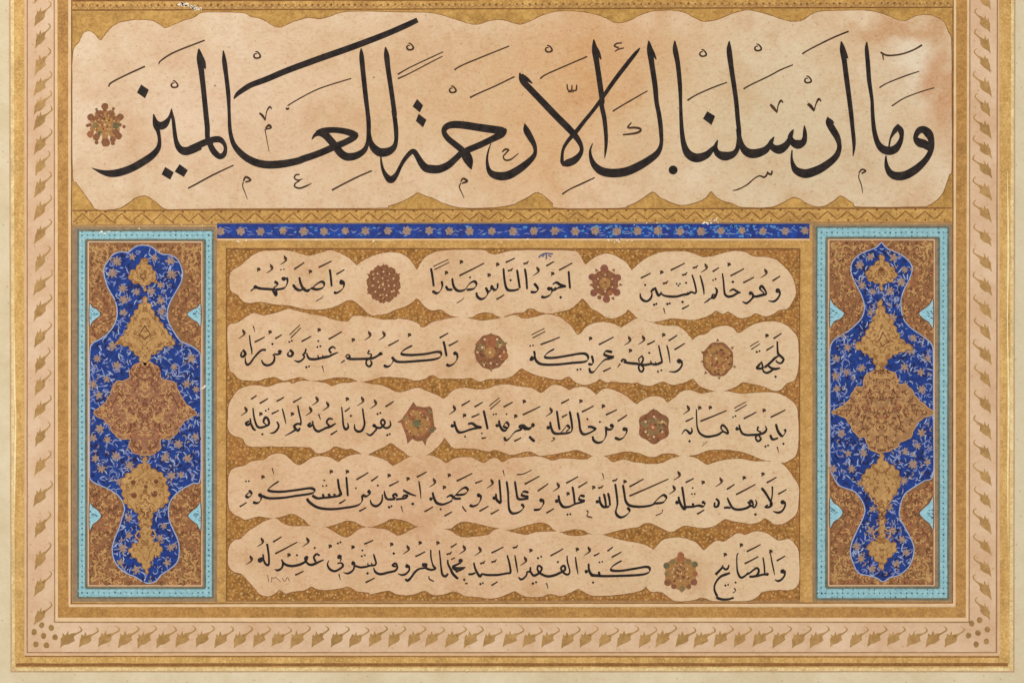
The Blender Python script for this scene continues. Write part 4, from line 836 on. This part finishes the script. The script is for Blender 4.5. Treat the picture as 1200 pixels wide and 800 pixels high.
 (585, "w c295,335,13 n307,328|311,360|285,397|242,402 c405,340,13 n417,298|425,345|450,380|490,380|530,362|562,352 n515,238|525,300|531,358 n602,308|570,303|563,330|602,340|545,357 e480,435,8 e500,432,8 | f178,222,282,165 k330,425,385,392 f270,270,345,218 d410,222 s480,290 f470,215,555,168 f555,245,620,205 z615,405|625,420|618,445|655,457"),
 (585, "w c690,345,12 n705,308|710,350|735,382|776,377 n735,288|745,330|751,378 n765,283|775,330|779,373 n815,218|825,290|831,360|820,422|850,454|890,442|917,410|900,385 n870,225|880,290|890,342|920,372|990,380|1060,372|1105,352 n1080,362|1120,320|1155,298|1175,318|1150,350|1090,357 | h715,240 a725,145 s660,245 h815,190 s880,205 f915,240,1015,185 f915,305,1190,185 z1150,400|1140,425|1098,442"),
 (745, "w c290,350,13 n300,308|310,350|335,392|352,396 n325,238|335,300|345,370|351,397 n345,382|400,380|440,372|476,377|490,350 c475,350,11 n400,355|406,378 e400,248,7 e395,290,7 e415,290,7 n563,343|576,372|560,387|545,372|560,352 n650,290|656,340|680,387|740,402|800,397|842,382|856,350 n615,365|630,387|662,392 n795,345|832,355|808,377 c812,362,10 e840,435,9 | d265,242 d300,142 f350,210,408,180 s470,210 k430,432,482,402 d595,187 f640,258,695,222 s758,178 f705,295,842,222"),
 (745, "w n880,248|910,300|951,370|930,388|903,378|945,340|966,290|960,233 c1040,365,14 n1052,360|1046,395|1010,420|973,405 | s890,152 f920,212,990,172 f1000,292,1060,258")],
5: [(265, "w c240,275,12 n255,223|262,270|285,312|302,317 n285,148|292,220|300,312 n395,270|375,258|388,300|375,337|343,348 n380,268|410,302|450,317|500,317|548,305 c555,290,12 n560,275|572,302|600,310|640,300 n667,240|630,243|625,270|684,270|640,302|600,310 e492,240,8 e622,192,7 | d172,255 d250,130 f330,148,390,110 f345,230,500,148 s438,240 d570,128 k485,380,545,352 "),
 (265, "w c795,240,12 n807,233|816,270|821,317|790,352|745,352|718,320|720,283 e780,155,7 e800,152,7 c890,285,12 n897,300|880,347|848,360 n893,302|940,322|990,322|1042,302|1040,233 n985,295|991,320 n1010,295|1016,317 e958,205,7 e955,240,7 e975,238,7 e990,370,9 | s728,178 s888,185 f970,162,1035,135 k980,432,1045,400 a792,372"),
 (425, "w n85,228|90,290|78,330|110,362|160,372|220,352|246,310 c225,310,12 e218,230,7 c312,310,12 n324,305|326,335|300,372|253,375 n412,325|370,350|340,392|315,417|298,400 n442,298|415,303|415,325|450,325|475,322|512,330 n480,208|488,270|502,322|516,337 c505,325,9 n540,213|548,280|556,330|562,377|590,387|607,360 | s200,165 d315,182 f370,250,440,215 s400,155 s525,155 z465,385|470,408|502,425"),
 (425, "w n610,262|605,310|625,352|662,402 n560,375|587,392|602,378 n640,320|665,347|725,340 n650,310|690,327|722,320 c690,270,12 n690,285|655,315 n620,258|662,260 e715,415,8 | h610,225 f620,185,662,158 d710,182 f720,438,740,438"),
 (425, "w n742,355|760,377|802,372 n780,290|795,340|820,387|870,382|940,382|1000,372|1037,350 n960,355|966,377 n985,350|991,374 n1018,243|1030,300|1039,352 e815,440,8 e838,438,8 n1075,230|1082,290|1091,357 | d820,192 h845,290 f905,225,990,182 h925,280 k905,452,950,425 h1075,180"),
 (585, "w n195,318|196,350|185,387|160,410|143,400 n195,352|228,377|246,340 c285,340,12 n290,352|262,377|240,372 n292,362|330,384|390,387|440,377|492,377 c455,340,12 n475,248|485,320|491,378 e275,250,7 e295,248,7 e412,290,8 e235,440,8 e258,436,8 n540,230|545,300|551,377 | d180,262 s218,208 f360,245,450,195 s545,200 a332,435"),
 (585, "w c612,355,12 n628,298|632,345|652,377|700,382 n640,382|740,387|880,384|1000,377|1052,360|1057,332|1030,322|950,335|850,350|788,345|800,315|862,278 n700,355|706,382 e705,290,7 e725,286,7 e660,432,9 | d628,192 f665,245,705,225 f760,212,800,182 f790,255,858,218"),
 (745, "w n558,377|600,365|652,385|667,342 n628,313|640,347|660,342|656,315 n657,345|620,387|570,422|553,475|563,530|610,558|660,555|692,540 e625,452,8 e645,448,8 e700,432,7 n715,230|708,300|715,372|740,397|780,387 n760,387|800,350|842,320|868,345|842,377|785,390 n862,377|900,387|932,375 c880,370,10 n890,248|895,310|906,377 n950,248|960,310|971,382 c1035,350,14 n1047,343|1052,375|1025,412|982,412 | s625,237 z690,470|702,490|680,507 s738,170 f780,215,878,165 f765,300,862,250 s945,215 f990,280,1050,245")],
}
# closer tracings of some words, "v" strokes carry their own widths
BETTER = {
(1, 5): "@740,310,10 v235,315,8|240,350,16|225,395,22|185,428,22|140,420,26|108,385,22|102,335,10 e160,240,14 v222,322,10|250,295,26|290,268,14 v283,275,14|290,310,24|315,360,28|338,345,20|350,318,10 v345,335,14|375,360,20|430,372,24|520,375,24|600,355,24|660,345,24|700,322,20|745,335,20|757,300,18|735,200,18|708,118,14 v655,322,10|665,350,20 v803,125,12|825,200,20|845,290,18|850,355,8 e530,225,12 e550,247,12 e568,225,12 e640,215,14 e265,470,16 e292,460,14 e420,462,16 e448,455,14 e598,438,17",
(1, 6): "@825,310,10 v128,268,12|150,300,24|146,340,22|120,385,28|95,385,24|105,350,16|132,358,16 v110,390,16|70,400,16|40,425,16|0,450,8 e105,183,11 e135,170,13 v215,103,14|228,200,18|235,290,18|247,350,24|285,375,26|340,365,24|390,335,22|432,328,12 v298,312,12|340,290,20|370,305,22|420,330,18 e338,203,17",
(1, 7): "@825,310,10 c545,335,24 v555,325,20|580,370,24|560,400,20|520,440,20|490,452,22|448,432,8 v560,367,22|610,374,26|680,357,28|727,345,20|715,300,20|675,253,30|655,285,20|690,320,14|702,345,16 c865,305,30 v885,310,20|888,350,20|860,400,20|815,432,22|752,424,8",
(2, 7): "@840,385,10 v520,383,14|532,420,18|535,460,22|500,467,24|468,460,24|495,425,24|517,398,12 v708,148,16|710,220,18|718,290,24|757,330,26|782,360,22|755,402,22|715,397,18|690,370,14 v720,320,18|680,345,24|640,385,24|590,430,24|560,452,20|582,425,12 v600,432,18|640,462,26|690,472,26|742,460,14 v535,462,12|550,502,20|590,517,24|640,492,22|672,470,14 e468,272,15 e500,262,12 e688,562,15",
(2, 5): "@725,395,10 v30,290,22|50,260,20|82,275,22|60,300,22 v-15,352,8|20,310,14 v60,290,22|120,302,26|220,312,28|300,325,26|380,312,24|430,320,24|490,300,24|507,285,18|490,200,18|468,93,14 v373,273,10|385,315,20 v428,288,10|440,318,18 v265,213,16|287,250,18|270,300,20|235,340,18|245,390,20|275,402,20|292,360,18|260,325,20 v265,225,14|233,255,12|245,292,14 e358,183,14 e460,402,14 e500,387,13",
(2, 6): "@725,395,10 v563,93,14|585,180,16|602,305,8 c710,280,30 v735,275,22|742,320,18|715,370,20|660,405,20|588,400,8",
(2, 2): "@375,385,10 v245,402,10|290,370,16 v298,332,14|325,303,14|352,325,18|320,352,26 v310,340,24|360,355,26|480,354,24|560,352,26|620,345,24|680,315,20|710,290,30|722,310,26 v580,253,20|560,290,12|602,300,14|590,340,18|545,375,16|545,420,20|580,442,22|607,405,20|590,370,14",
(2, 0): "@265,385,10 v195,248,26|227,290,26|200,327,26|173,315,20|185,270,14 v273,75,12|285,180,16|300,250,16|302,305,8 v467,250,24|420,250,22|370,290,20|320,350,18|285,400,20|250,422,26|228,390,18|225,335,8 c630,270,24 v640,290,18|600,302,20|560,295,16 v545,300,12|567,330,18|555,390,22|500,427,24|445,417,24|413,365,12 e543,180,15",
(2, 1): "@265,385,10 v745,248,26|782,285,28|760,322,24|723,310,20|732,270,12 v895,298,20|917,330,18|890,367,18|845,387,22|797,370,8 v937,232,14|925,280,20|905,300,18 v943,285,14|970,347,26|1030,358,26|1100,347,24|1190,322,20 v1073,308,10|1085,345,16 v1128,308,10|1145,340,16 e740,155,13 e770,142,13 e1080,145,13 e1070,215,13 e1105,205,13 e940,452,15 e972,441,13 @375,385,10 v210,278,12|150,302,20|100,327,22|40,342,20|-15,350,18 v183,235,12|150,213,20|108,245,20|132,287,22",
(3, 10): "@795,480,10 v38,288,6|75,235,16|110,250,22|135,277,26|160,247,18|150,208,10 e130,367,16 v210,-8,12|213,100,14|220,200,16|250,272,22|320,312,26|400,307,24|470,287,22|522,255,20|577,277,22|570,230,20|520,178,24|498,215,16|530,252,14|560,272,16",
(3, 11): "@795,480,10 v710,172,16|717,215,18|680,227,26|693,200,20 v720,215,20|745,272,24|800,294,24|880,292,24|950,287,26|1010,262,24|1032,225,18|1015,188,10 v937,193,20|925,240,16|962,262,16|905,320,18|930,367,22|967,340,20|940,300,16 e640,85,11 e668,72,12 e1020,428,14 e1050,416,13 @745,445,6 n945,385|962,417|1002,407 n985,308|1000,360|1030,394|1052,365|1046,345 e1038,448,9",
(3, 0): "@275,475,10 v180,148,14|187,200,20|150,227,28|133,205,24|172,180,18 v190,210,20|220,272,24|248,287,18 v215,28,14|225,120,18|245,200,20|270,247,24|310,257,24|360,242,22|402,215,22|392,160,24|360,138,26|338,190,20|370,222,12 e365,60,13 e397,42,12 e325,335,14 v495,188,18|517,240,20|490,292,20|450,320,18|410,320,6 v558,33,12|580,120,16|602,215,8",
(3, 1): "@275,475,10 v740,-5,14|755,80,18|777,180,16|770,232,20 v770,215,20|730,215,22|698,245,26|740,292,28|767,260,18 v715,282,22|660,317,16|592,352,8",
(3, 2): "@275,475,10 v910,178,14|917,215,18|880,242,28|863,225,22|895,200,16 v920,225,18|940,277,24|980,302,26|1030,282,22|1070,262,24|1120,247,24|1185,208,14 v1152,160,16|1105,153,20|1078,195,20|1110,237,22 v983,98,16|1007,165,8",
(3, 3): "@385,475,10 v153,15,12|165,120,16|175,230,20|200,277,28|232,250,20|222,202,10 e262,120,15",
(3, 4): "@385,475,10 v400,33,16|410,120,18|422,220,20|390,292,24|340,302,26|308,270,20|305,215,8 c535,235,22 v545,230,16|562,270,20|540,302,18|490,347,22|436,318,6 v545,247,24|600,262,24|640,235,22|662,195,20|635,163,22|613,200,20|650,252,22|690,262,22|727,230,18|720,178,10 e575,100,14 e607,86,13 e690,345,15 e718,333,13",
(4, 2): "@425,560,10 v230,188,12|227,260,18|195,307,22|150,327,26|105,302,22|88,250,10 v253,148,12|262,200,22|285,242,24|330,247,24|380,242,24 v385,240,20|355,205,22|385,185,26|405,215,22 v390,247,24|440,242,22|500,232,22|522,202,26|480,205,18|470,235,16 v473,138,20|520,165,24|560,185,22|628,207,12 v658,33,12|672,120,16|684,245,6 e178,85,14 e310,340,16 e338,328,13 e588,300,18",
(4, 7): "@745,530,6 c290,350,13 n300,308|310,350|335,392|352,396 n325,238|335,300|345,370|351,397 n345,382|400,380|440,372|476,377|490,350 c475,350,11 n400,355|406,378 e400,248,7 e395,290,7 e415,290,7 @820,560,10 v190,238,22|222,275,24|210,327,24|173,330,22|177,280,16 v323,228,16|345,280,22|385,347,26|450,367,26|540,352,24|600,322,24|640,342,18|667,290,16|650,252,10 v283,347,22|330,342,24|360,352,18 c600,272,25 v560,275,18|600,322,22 v620,270,16|625,322,20 e652,424,17",
(4, 8): "@820,560,10 v723,113,26|765,165,26|805,230,24|842,300,26|815,337,22|768,337,20|800,310,14 v850,95,18|850,180,14|838,260,14|820,312,14 c970,280,28 v995,275,20|1000,322,18|965,382,20|915,402,24|857,385,8",
(5, 0): "@300,635,10 v80,138,16|87,190,20|47,222,30|35,200,22|77,180,18 v90,200,18|105,242,22|135,267,24|152,250,20|150,150,20|130,15,22 v300,198,14|317,250,22|300,302,20|255,327,24|216,315,6 v305,220,18|350,262,26|430,277,26|520,257,26|580,222,22|602,170,22|573,185,18|600,242,22|650,264,26|720,237,24|794,203,12 v747,155,18|710,138,22|678,175,20|700,227,24 e480,150,14 e688,65,14",
(5, 1): "@375,635,10 c228,170,29 v250,190,16|236,226,8 v203,247,14|250,242,18|270,275,22|230,312,22|170,337,24|115,312,24|88,260,16|105,210,6 e210,12,14 e240,0,13 c390,245,26 v402,270,18|390,322,18|330,364,22|272,350,6 v400,270,24|470,292,22|530,287,22|590,272,20|640,267,20|657,240,18|640,180,20|628,136,14 v558,243,10|570,285,16 v603,238,10|615,272,16 e497,95,13 e490,162,13 e525,150,12 e558,362,16",
(5, 2): "@375,635,10 v628,295,10|650,347,24|710,372,26|800,352,24|880,332,22|907,290,20|885,240,24 v885,240,20|850,268,22|890,285,20 e865,130,16 c1020,278,24 v1040,270,20|1047,320,18|1010,367,20|960,382,22|912,365,6 @465,635,10 v330,300,20|260,312,20|210,352,22|160,420,22|125,447,28|97,428,14 c315,265,24 v298,250,14|350,255,18|340,297,26|400,322,22|452,307,22|430,280,22|415,240,14|400,170,16|398,85,14 v498,90,12|510,200,16|520,300,18|535,377,24|570,397,26|602,365,16",
(5, 3): "@465,635,10 v598,205,14|600,250,20|630,312,24|660,372,28|718,427,24 c748,215,26 v750,240,18|700,262,20|658,285,24|700,302,26|805,294,14 v650,300,18|690,322,24|720,332,22|790,302,18 v690,337,20|712,352,12 v635,202,12|682,180,12 e790,437,16",
(5, 4): "@465,635,10 v838,372,22|880,372,22|922,355,16 v903,236,16|920,310,22|970,397,28|1000,372,22|1060,382,24|1180,382,24 @585,640,10 v-22,332,22|40,322,22|90,312,22|132,300,22|120,200,20|93,100,16 v183,100,12|200,200,18|217,305,8 @465,635,10 e980,487,15 e1008,476,12",
(5, 5): "@585,640,10 v325,288,16|320,332,18|285,372,20|250,382,24|226,352,8 v367,238,16|360,290,22|328,292,16 v365,290,20|400,337,26|450,322,24|490,282,20|497,245,22|460,223,20|448,265,18|480,312,24|560,347,26|640,337,26|710,307,24|772,270,22|760,223,22|723,250,20|750,302,22|800,327,22|827,290,16|800,180,16|795,105,12 v893,120,12|905,220,18|924,325,8 e455,135,15 e492,118,13 e688,180,14 e395,432,16 e432,416,14",
(5, 7): "@830,640,10 v83,327,28|120,292,24|160,247,20|172,216,12 v170,240,18|200,267,22|230,252,20|242,212,10 v255,308,20|200,327,26|150,347,24|105,392,20|75,450,18|73,510,20|100,572,26|112,580,20 @745,610,6 n566,534|585,545|612,551|650,550|690,538 @830,640,10 v352,76,12|335,110,12|335,220,14|345,302,20|380,362,24|430,342,20|470,300,14 v430,337,14|480,312,18|530,272,18|570,250,22|592,285,22|560,342,24|480,352,24 v560,347,24|640,327,22|695,327,24 c690,322,20 v640,126,14|655,220,16|660,312,16 v728,76,10|745,180,14|765,270,14|777,335,6 c870,290,28 v895,280,22|895,332,18|860,382,20|815,402,22|777,384,6 e200,455,14 e232,446,12 e320,420,13",
}
OY = {1: 285, 2: 365, 3: 445, 4: 530, 5: 610}
marks_n = 0
def small_text():
    global marks_n
    for ln, words in TEXT.items():
        par = clouds[ln - 1]; zc = ZC[ln - 1]
        for wi, wd in enumerate(words):
            ox, s = wd[0], wd[1].replace(' |', '  |'); oy = OY[ln]
            body, _, marks = s.partition('  | ')
            body = BETTER.get((ln, wi), body)
            T = [ox, oy, 6.0]; tr = lambda a, b: (T[0] + a / T[2], T[1] + b / T[2])
            mb = MB()
            for tok in body.split()[0:]:
                if tok == 'w': continue
                k, v = tok[0], tok[1:]
                if k == '@': T[:] = [float(q) for q in v.split(',')]; continue
                if k == 'v':
                    pts = [tuple(float(q) for q in p.split(',')) for p in v.split('|')]
                    mb.ribbon([(x, y, max(.5, w)) for x, y, w in crom([tr(p[0], p[1]) + (p[2] / T[2] * 1.2,) for p in pts], 5)], .3, zc + .07)
                elif k in 'nz|':
                    pts = [tuple(float(q) for q in p.split(',')) for p in v.split('|') if p]
                    pts = crom([tr(*p) for p in pts], 5)
                    mb.ribbon(nibwidth(pts, 2.65, .85), .3, zc + .07)
                elif k in 'ce':
                    x, y, r_ = (float(q) for q in v.split(',')); x, y = tr(x, y)
                    if k == 'c': mb.disc(x, y, r_ / T[2] * (1.12 if T[2] == 6 else 1.0), .3, zc + .075 + .0004 * len(mb.f) / 40, 10, None, .1, rng)
                    else:
                        r_ = r_ / T[2] * 1.15
                        mb.poly([(x - r_, y + .1), (x - .1, y - r_), (x + r_, y - .1), (x + .1, y + r_)], .3, zc + .085)
            mb.build('small_word', 'ink', par); T[:] = [ox, oy, 6.0]
            for tok in marks.split():
                k, v = tok[0], tok[1:]; mb = MB(); mat = 'ink2'
                def rb(pts, ws, z=.06): mb.ribbon(crom([tr(*p) + (w,) for p, w in zip(pts, ws)], 4), .3, zc + z)
                if k in 'zq':
                    pts = [tuple(float(q) for q in p.split(',')) for p in v.split('|')]
                    mb.ribbon([(x, y, w * .8) for x, y, w in nibwidth(crom([tr(*p) for p in pts], 4), 1.5, .8)], .3, zc + .06)
                    if k == 'q': mat = 'inkfade'
                else:
                    q = [float(t) for t in v.split(',')]
                    if k in 'fk': rb([(q[0], q[1]), ((q[0] + q[2]) / 2, (q[1] + q[3]) / 2 + 1), (q[2], q[3])], (2.25, 1.9, 1.5))
                    elif k == 'g':
                        rb([(q[0] - 3, q[1] - 1), ((q[0] + q[2]) / 2 - 3, (q[1] + q[3]) / 2 - 2), (q[2] - 2, q[3] - 1)], (1.3, 1.2, 1.1))
                        rb([(q[0] + 4, q[1] + 21), ((q[0] + q[2]) / 2 + 4, (q[1] + q[3]) / 2 + 20), (q[2] + 4, q[3] + 19)], (1.5, 1.3, 1.1))
                    elif k == 's':
                        x, y = q; rb([(x - 9, y - 8), (x + 4, y - 7), (x + 11, y), (x - 1, y + 3), (x - 3, y + 16)], (1.2, 2.4, 2.5, 2.2, .7))
                    elif k == 'd':
                        x, y = q; rb([(x - 4, y - 14), (x, y - 3), (x + 6, y + 7), (x + 9, y + 18), (x + 1, y + 29), (x - 16, y + 41), (x - 34, y + 52)], (.7, 2.7, 3.6, 2.6, 1.6, 1.2, .5))
                    elif k == 'h':
                        x, y = q; rb([(x - 20, y + 2), (x - 12, y + 10), (x - 5, y + 2), (x + 3, y + 6), (x + 10, y - 4), (x + 18, y - 10)], (1.2, 2.2, 1.4, 2.2, 1.5, 1.2))
                    elif k == 'a':
                        x, y = q; rb([(x, y), (x + 5, y + 15), (x + 12, y + 44)], (1.5, 1.3, .6))
                mb.build('vowel_mark', mat, par); marks_n += 1
small_text()
# faded date under the last line, blue slip of the brush above the first
for pts in ("290,378 296,400 300,430", "318,432 322,405 318,396 334,402 350,393", "352,398 368,412 384,428", "352,398 350,398 346,392", "396,398 404,418 416,424", "418,420 428,398 436,402 446,424"):
    p = [(265 + x / 6, 610 + y / 6) for x, y in nums(pts)]
    MB().ribbon([(x, y, .95) for x, y in crom(p, 3)], .3, ZC[4] + .05).build('date_stroke', 'inkfade', clouds[4])
for pts in ("276,102 300,80 325,72 345,72 378,76", "328,74 332,92 330,112", "300,95 318,84", "345,84 366,96"):
    p = [(585 + x / 6, 285 + y / 6) for x, y in nums(pts)]
    MB().ribbon([(x, y, 1.7) for x, y in crom(p, 3)], .3, ZC[0] + .07).build('blue_smudge', 'inkblue', clouds[0])

# ================================================================ rosettes between the phrases
def rosette(cx, cy, z, disc, items, label, dmat):
    """disc: outline in tenths of a unit about the centre; items: (kind, x, y, r, material, ry)"""
    d = MB().poly([(cx + x / 10, cy + y / 10) for x, y in disc], .3, z + .06).build('rosette', dmat, page, label)
    for i, it in enumerate(items):
        kind, x, y, r_, m_ = it[:5]; mb = MB(); zz = z + (.10 if kind == 'petal' else .14 if kind == 'heart' else .18) + .0006 * i
        if kind == 'spike':
            a = math.atan2(y, x); l = math.hypot(x, y) / 10; w = r_ / 10; ca, sa = math.cos(a), math.sin(a)
            mb.poly([(cx + ca * (l - w * 1.6) - sa * w * .8, cy + sa * (l - w * 1.6) + ca * w * .8), (cx + ca * l, cy + sa * l), (cx + ca * (l - w * 1.6) + sa * w * .8, cy + sa * (l - w * 1.6) - ca * w * .8)], .3, zz - .03)
        else: mb.disc(cx + x / 10, cy + y / 10, r_ / 10, .3, zz, 12, (it[5] / 10 if len(it) > 5 else None), .08, rng)
        mb.build(kind, m_, d)
def specks(rad, n, seed, e=1.0, mats=('curllo', 'curlhi', 'olive', 'curllo')):
    q = random.Random(seed); out = []
    for i in range(n):
        a = q.uniform(0, 6.28); d = rad * math.sqrt(q.random()); out.append(('speck', d * math.cos(a), d * e * math.sin(a), q.uniform(7, 15), mats[i % len(mats)]))
    return out
def ring(kind, n, rad, r_, mat, a0=0, ry=None, e=1.0):
    return [(kind, rad * math.cos(R(a0 + 360 * i / n)), rad * e * math.sin(R(a0 + 360 * i / n)), r_, mat) for i in range(n)]
def outline(n, ro, ri, a0=0, e=1.0, pw=1.0):
    out = []
    for i in range(n * 6):
        a = 2 * math.pi * i / (n * 6); q = ri + (ro - ri) * (0.5 + 0.5 * math.cos(n * (a - R(a0)))) ** pw
        out.append((q * math.cos(a), q * e * math.sin(a)))
    return out
rosette(123, 146.5, .49, outline(10, 158, 128, 18), ring('petal', 10, 150, 34, 'rosegold', 18) + ring('petal', 12, 176, 22, 'rosebrown', 0) + [('petal', 0, -215, 42, 'rosebrown'), ('petal', -165, -90, 42, 'rosebrown'), ('petal', 178, -92, 42, 'rosebrown'), ('petal', -170, 110, 40, 'rosered'), ('petal', 160, 130, 42, 'rosebrown'), ('petal', 8, 205, 52, 'rosebrown'),
    ('petal', -55, -125, 46, 'rosebrown'), ('petal', 62, -125, 44, 'rosebrown'), ('petal', -100, 145, 40, 'rosebrown'), ('petal', 92, 170, 36, 'rosebrown'), ('petal', -98, 205, 24, 'rosebrown'), ('petal', 92, 215, 24, 'rosebrown'),
    ('petal', -98, -180, 17, 'dkgreen'), ('petal', 100, -190, 18, 'rosebrown'), ('petal', -205, 8, 20, 'rosebrown'), ('petal', 224, 22, 20, 'rosebrown'), ('petal', -115, 8, 36, 'olive'), ('petal', 128, 8, 38, 'dkgreen'), ('petal', -60, 100, 26, 'dkgreen'),
    ('petal', 120, 80, 36, 'rosebrown'), ('petal', -110, -70, 34, 'rosebrown'), ('petal', 120, -70, 34, 'rosebrown')]
    + [('heart', 0, 0, 74, 'rosegold'), ('heart', -45, -15, 26, 'rosered')] + ring('floret_dot', 6, 55, 8, 'cream_dot') + ring('floret_dot', 8, 118, 8, 'cream_dot', 22) + [('floret_dot', 0, 0, 12, 'cream_dot')] + specks(120, 22, 7, 1.08),
    'dotted brown and green rosette at the left end of the large line', 'rosegold')
rosette(449.5, 332.5, .45, outline(12, 205, 178, 10, 1.12), ring('petal', 12, 162, 36, 'rosebrown', 0, None, 1.14) + ring('spike', 6, 226, 22, 'rosebrown', 30, None, 1.05) + ring('petal', 8, 90, 34, 'rosebrown', 10)
    + ring('floret_dot', 11, 128, 11, 'cream_dot', 8, None, 1.1) + ring('floret_dot', 6, 66, 10, 'cream_dot', 20) + [('floret_dot', -8, 8, 14, 'cream_dot')] + specks(165, 26, 0, 1.08), 'dark brown berry-like rosette right after the first phrase from the left, top text band', 'rosebrown')
rosette(709.2, 331.6, .45, outline(12, 150, 118, 0), ring('petal', 12, 118, 40, 'rosebrown', 15) + [('petal', -12, -172, 46, 'rosepurple'), ('petal', -155, -72, 42, 'rosepurple'), ('petal', 145, -62, 42, 'rosepurple'), ('petal', -135, 116, 42, 'rosepurple'), ('petal', 135, 112, 44, 'rosepurple'), ('petal', 14, 186, 44, 'rosepurple'),
    ('spike', -118, -172, 26, 'rosebrown'), ('spike', 112, -172, 24, 'rosebrown'), ('spike', -190, 26, 24, 'rosebrown'), ('spike', 205, 22, 24, 'rosebrown'), ('petal', -68, 168, 26, 'rosebrown'), ('spike', 104, 205, 26, 'rosebrown'),
    ('petal', -70, -112, 28, 'rosebrown'), ('petal', 66, -104, 28, 'rosebrown'), ('petal', -110, 22, 26, 'rosebrown'), ('petal', 112, 20, 26, 'rosebrown'), ('petal', 62, 116, 30, 'rosered'), ('petal', -40, 116, 26, 'rosebrown'), ('heart', -4, 0, 66, 'rosegold')]
    + ring('floret_dot', 6, 96, 10, 'cream_dot', 90) + [('floret_dot', 0, 0, 9, 'rosebrown')] + specks(90, 12, 1, 1.08), 'six-petalled plum rosette in the top text band', 'rosebrown')
rosette(575.1, 412, .51, outline(12, 192, 186, 0, 1.1), ring('petal', 8, 140, 38, 'rosebrown', 0) + [('petal', 10, -110, 78, 'rosered'), ('petal', 150, 50, 52, 'rosered'), ('petal', 112, -95, 48, 'olive'), ('petal', -112, -50, 46, 'olive'), ('spike', 5, -226, 20, 'rosebrown'), ('spike', 5, 238, 24, 'olive'), ('spike', -190, -95, 22, 'olive'), ('spike', 198, -112, 22, 'olive'), ('heart', -8, 8, 66, 'rosegold')]
    + [('floret_dot', x, y, 14, 'cream_dot') for x, y in ((-70, -145), (75, -145), (-100, -50), (-155, 5), (-75, 155), (0, 135), (75, 140), (110, 55), (155, 0), (110, -80), (-10, 8))] + specks(160, 34, 2, 1.08), 'round red and olive rosette in the second text band', 'rosebrown')
rosette(841.4, 420.8, .51, outline(8, 186, 176, 22, 1.12), ring('petal', 10, 120, 46, 'rosegold', 0, None, 1.1) + [('spike', x, y, 24, m_) for x, y, m_ in ((-5, -246, 'rosebrown'), (186, -150, 'rosebrown'), (216, 98, 'olive'), (15, 242, 'olive'), (-162, 178, 'rosebrown'), (-208, 30, 'rosebrown'), (-206, -92, 'rosebrown'))]
    + ring('petal', 5, 70, 34, 'rosered', 0) + [('heart', 0, 0, 60, 'rosegold')] + ring('floret_dot', 7, 95, 9, 'cream_dot', 0, None, 1.1) + [('floret_dot', -22, -6, 14, 'cream_dot')] + specks(160, 34, 3, 1.08), 'gold brown rosette with short points in the second text band', 'rosebrown')
hept = [(-45, -255), (-10, -205), (80, -190), (150, -200), (175, -170), (188, -60), (200, 30), (230, 60), (180, 100), (110, 190), (95, 262), (60, 200), (0, 210), (-60, 180), (-115, 238), (-130, 150), (-170, 40), (-190, -10), (-240, -15), (-180, -50), (-120, -140)]
rosette(489, 496, .57, hept, [('petal', 0, -4, 168, 'rosered', 178), ('petal', 0, 0, 142, 'rosegold', 152)] + ring('petal', 7, 92, 34, 'rosegold', 10) + [('petal', -60, -70, 44, 'rosered'), ('petal', 62, -96, 34, 'rosebrown'), ('petal', -145, -60, 28, 'olive'), ('petal', 172, 80, 30, 'dkgreen'), ('petal', 145, -140, 26, 'olive'), ('heart', -6, 0, 50, 'dkgreen')]
    + ring('floret_dot', 7, 128, 9, 'cream_dot', 30) + specks(150, 30, 4, 1.08), 'seven-pointed rosette with green heart in the third text band', 'rosebrown')
rosette(766.3, 499.8, .57, outline(6, 195, 168, 30, 1.06), ring('petal', 6, 118, 52, 'rosebrown', 30, None, 1.05) + ring('petal', 6, 70, 36, 'olive', 0) + [('petal', -120, -40, 34, 'olive'), ('petal', 120, -60, 34, 'olive'), ('spike', -5, -218, 26, 'rosebrown'), ('petal', 90, 95, 46, 'rosered'), ('heart', -10, 0, 50, 'rosered')]
    + ring('floret_dot', 6, 112, 14, 'cream_dot', 30, None, 1.05) + [('floret_dot', -10, 8, 13, 'cream_dot')] + specks(155, 30, 5, 1.08), 'six-lobed dull brown rosette in the third text band', 'rosebrown')
rosette(797.5, 670.8, .69, outline(6, 196, 178, 30, 1.04), [('petal', 0, -205, 40, 'rosered'), ('petal', 0, -165, 40, 'rosered'), ('petal', -165, -85, 38, 'dkgreen'), ('petal', 168, -100, 36, 'dkgreen'), ('petal', -150, 112, 42, 'rosebrown'), ('petal', 158, 108, 40, 'rosepurple'), ('petal', 15, 182, 38, 'olive'), ('spike', 15, 235, 26, 'olive'),
    ('petal', -90, -130, 34, 'olive'), ('petal', 95, -130, 34, 'olive'), ('petal', -160, 10, 30, 'olive'), ('petal', 168, 10, 34, 'rosered'), ('petal', -80, 160, 30, 'rosebrown'), ('petal', 95, 160, 30, 'rosebrown'), ('heart', 4, 0, 140, 'rosegold')]
    + ring('floret_dot', 6, 58, 22, 'rosebrown', 0) + ring('floret_dot', 6, 92, 10, 'cream_dot', 30) + [('floret_dot', 0, 0, 18, 'cream_dot')] + specks(120, 24, 6, 1.08), 'gold star rosette with six knobs in the bottom text band', 'rosegold')

MB().ribbon([(276 + 6.5 * math.cos(i * .52), 385.5 + 5 * math.sin(i * .52), .7) for i in range(12)], .3, ZC[1] + .04, True).build('pink_ring_mark', 'pink_rule', clouds[1])
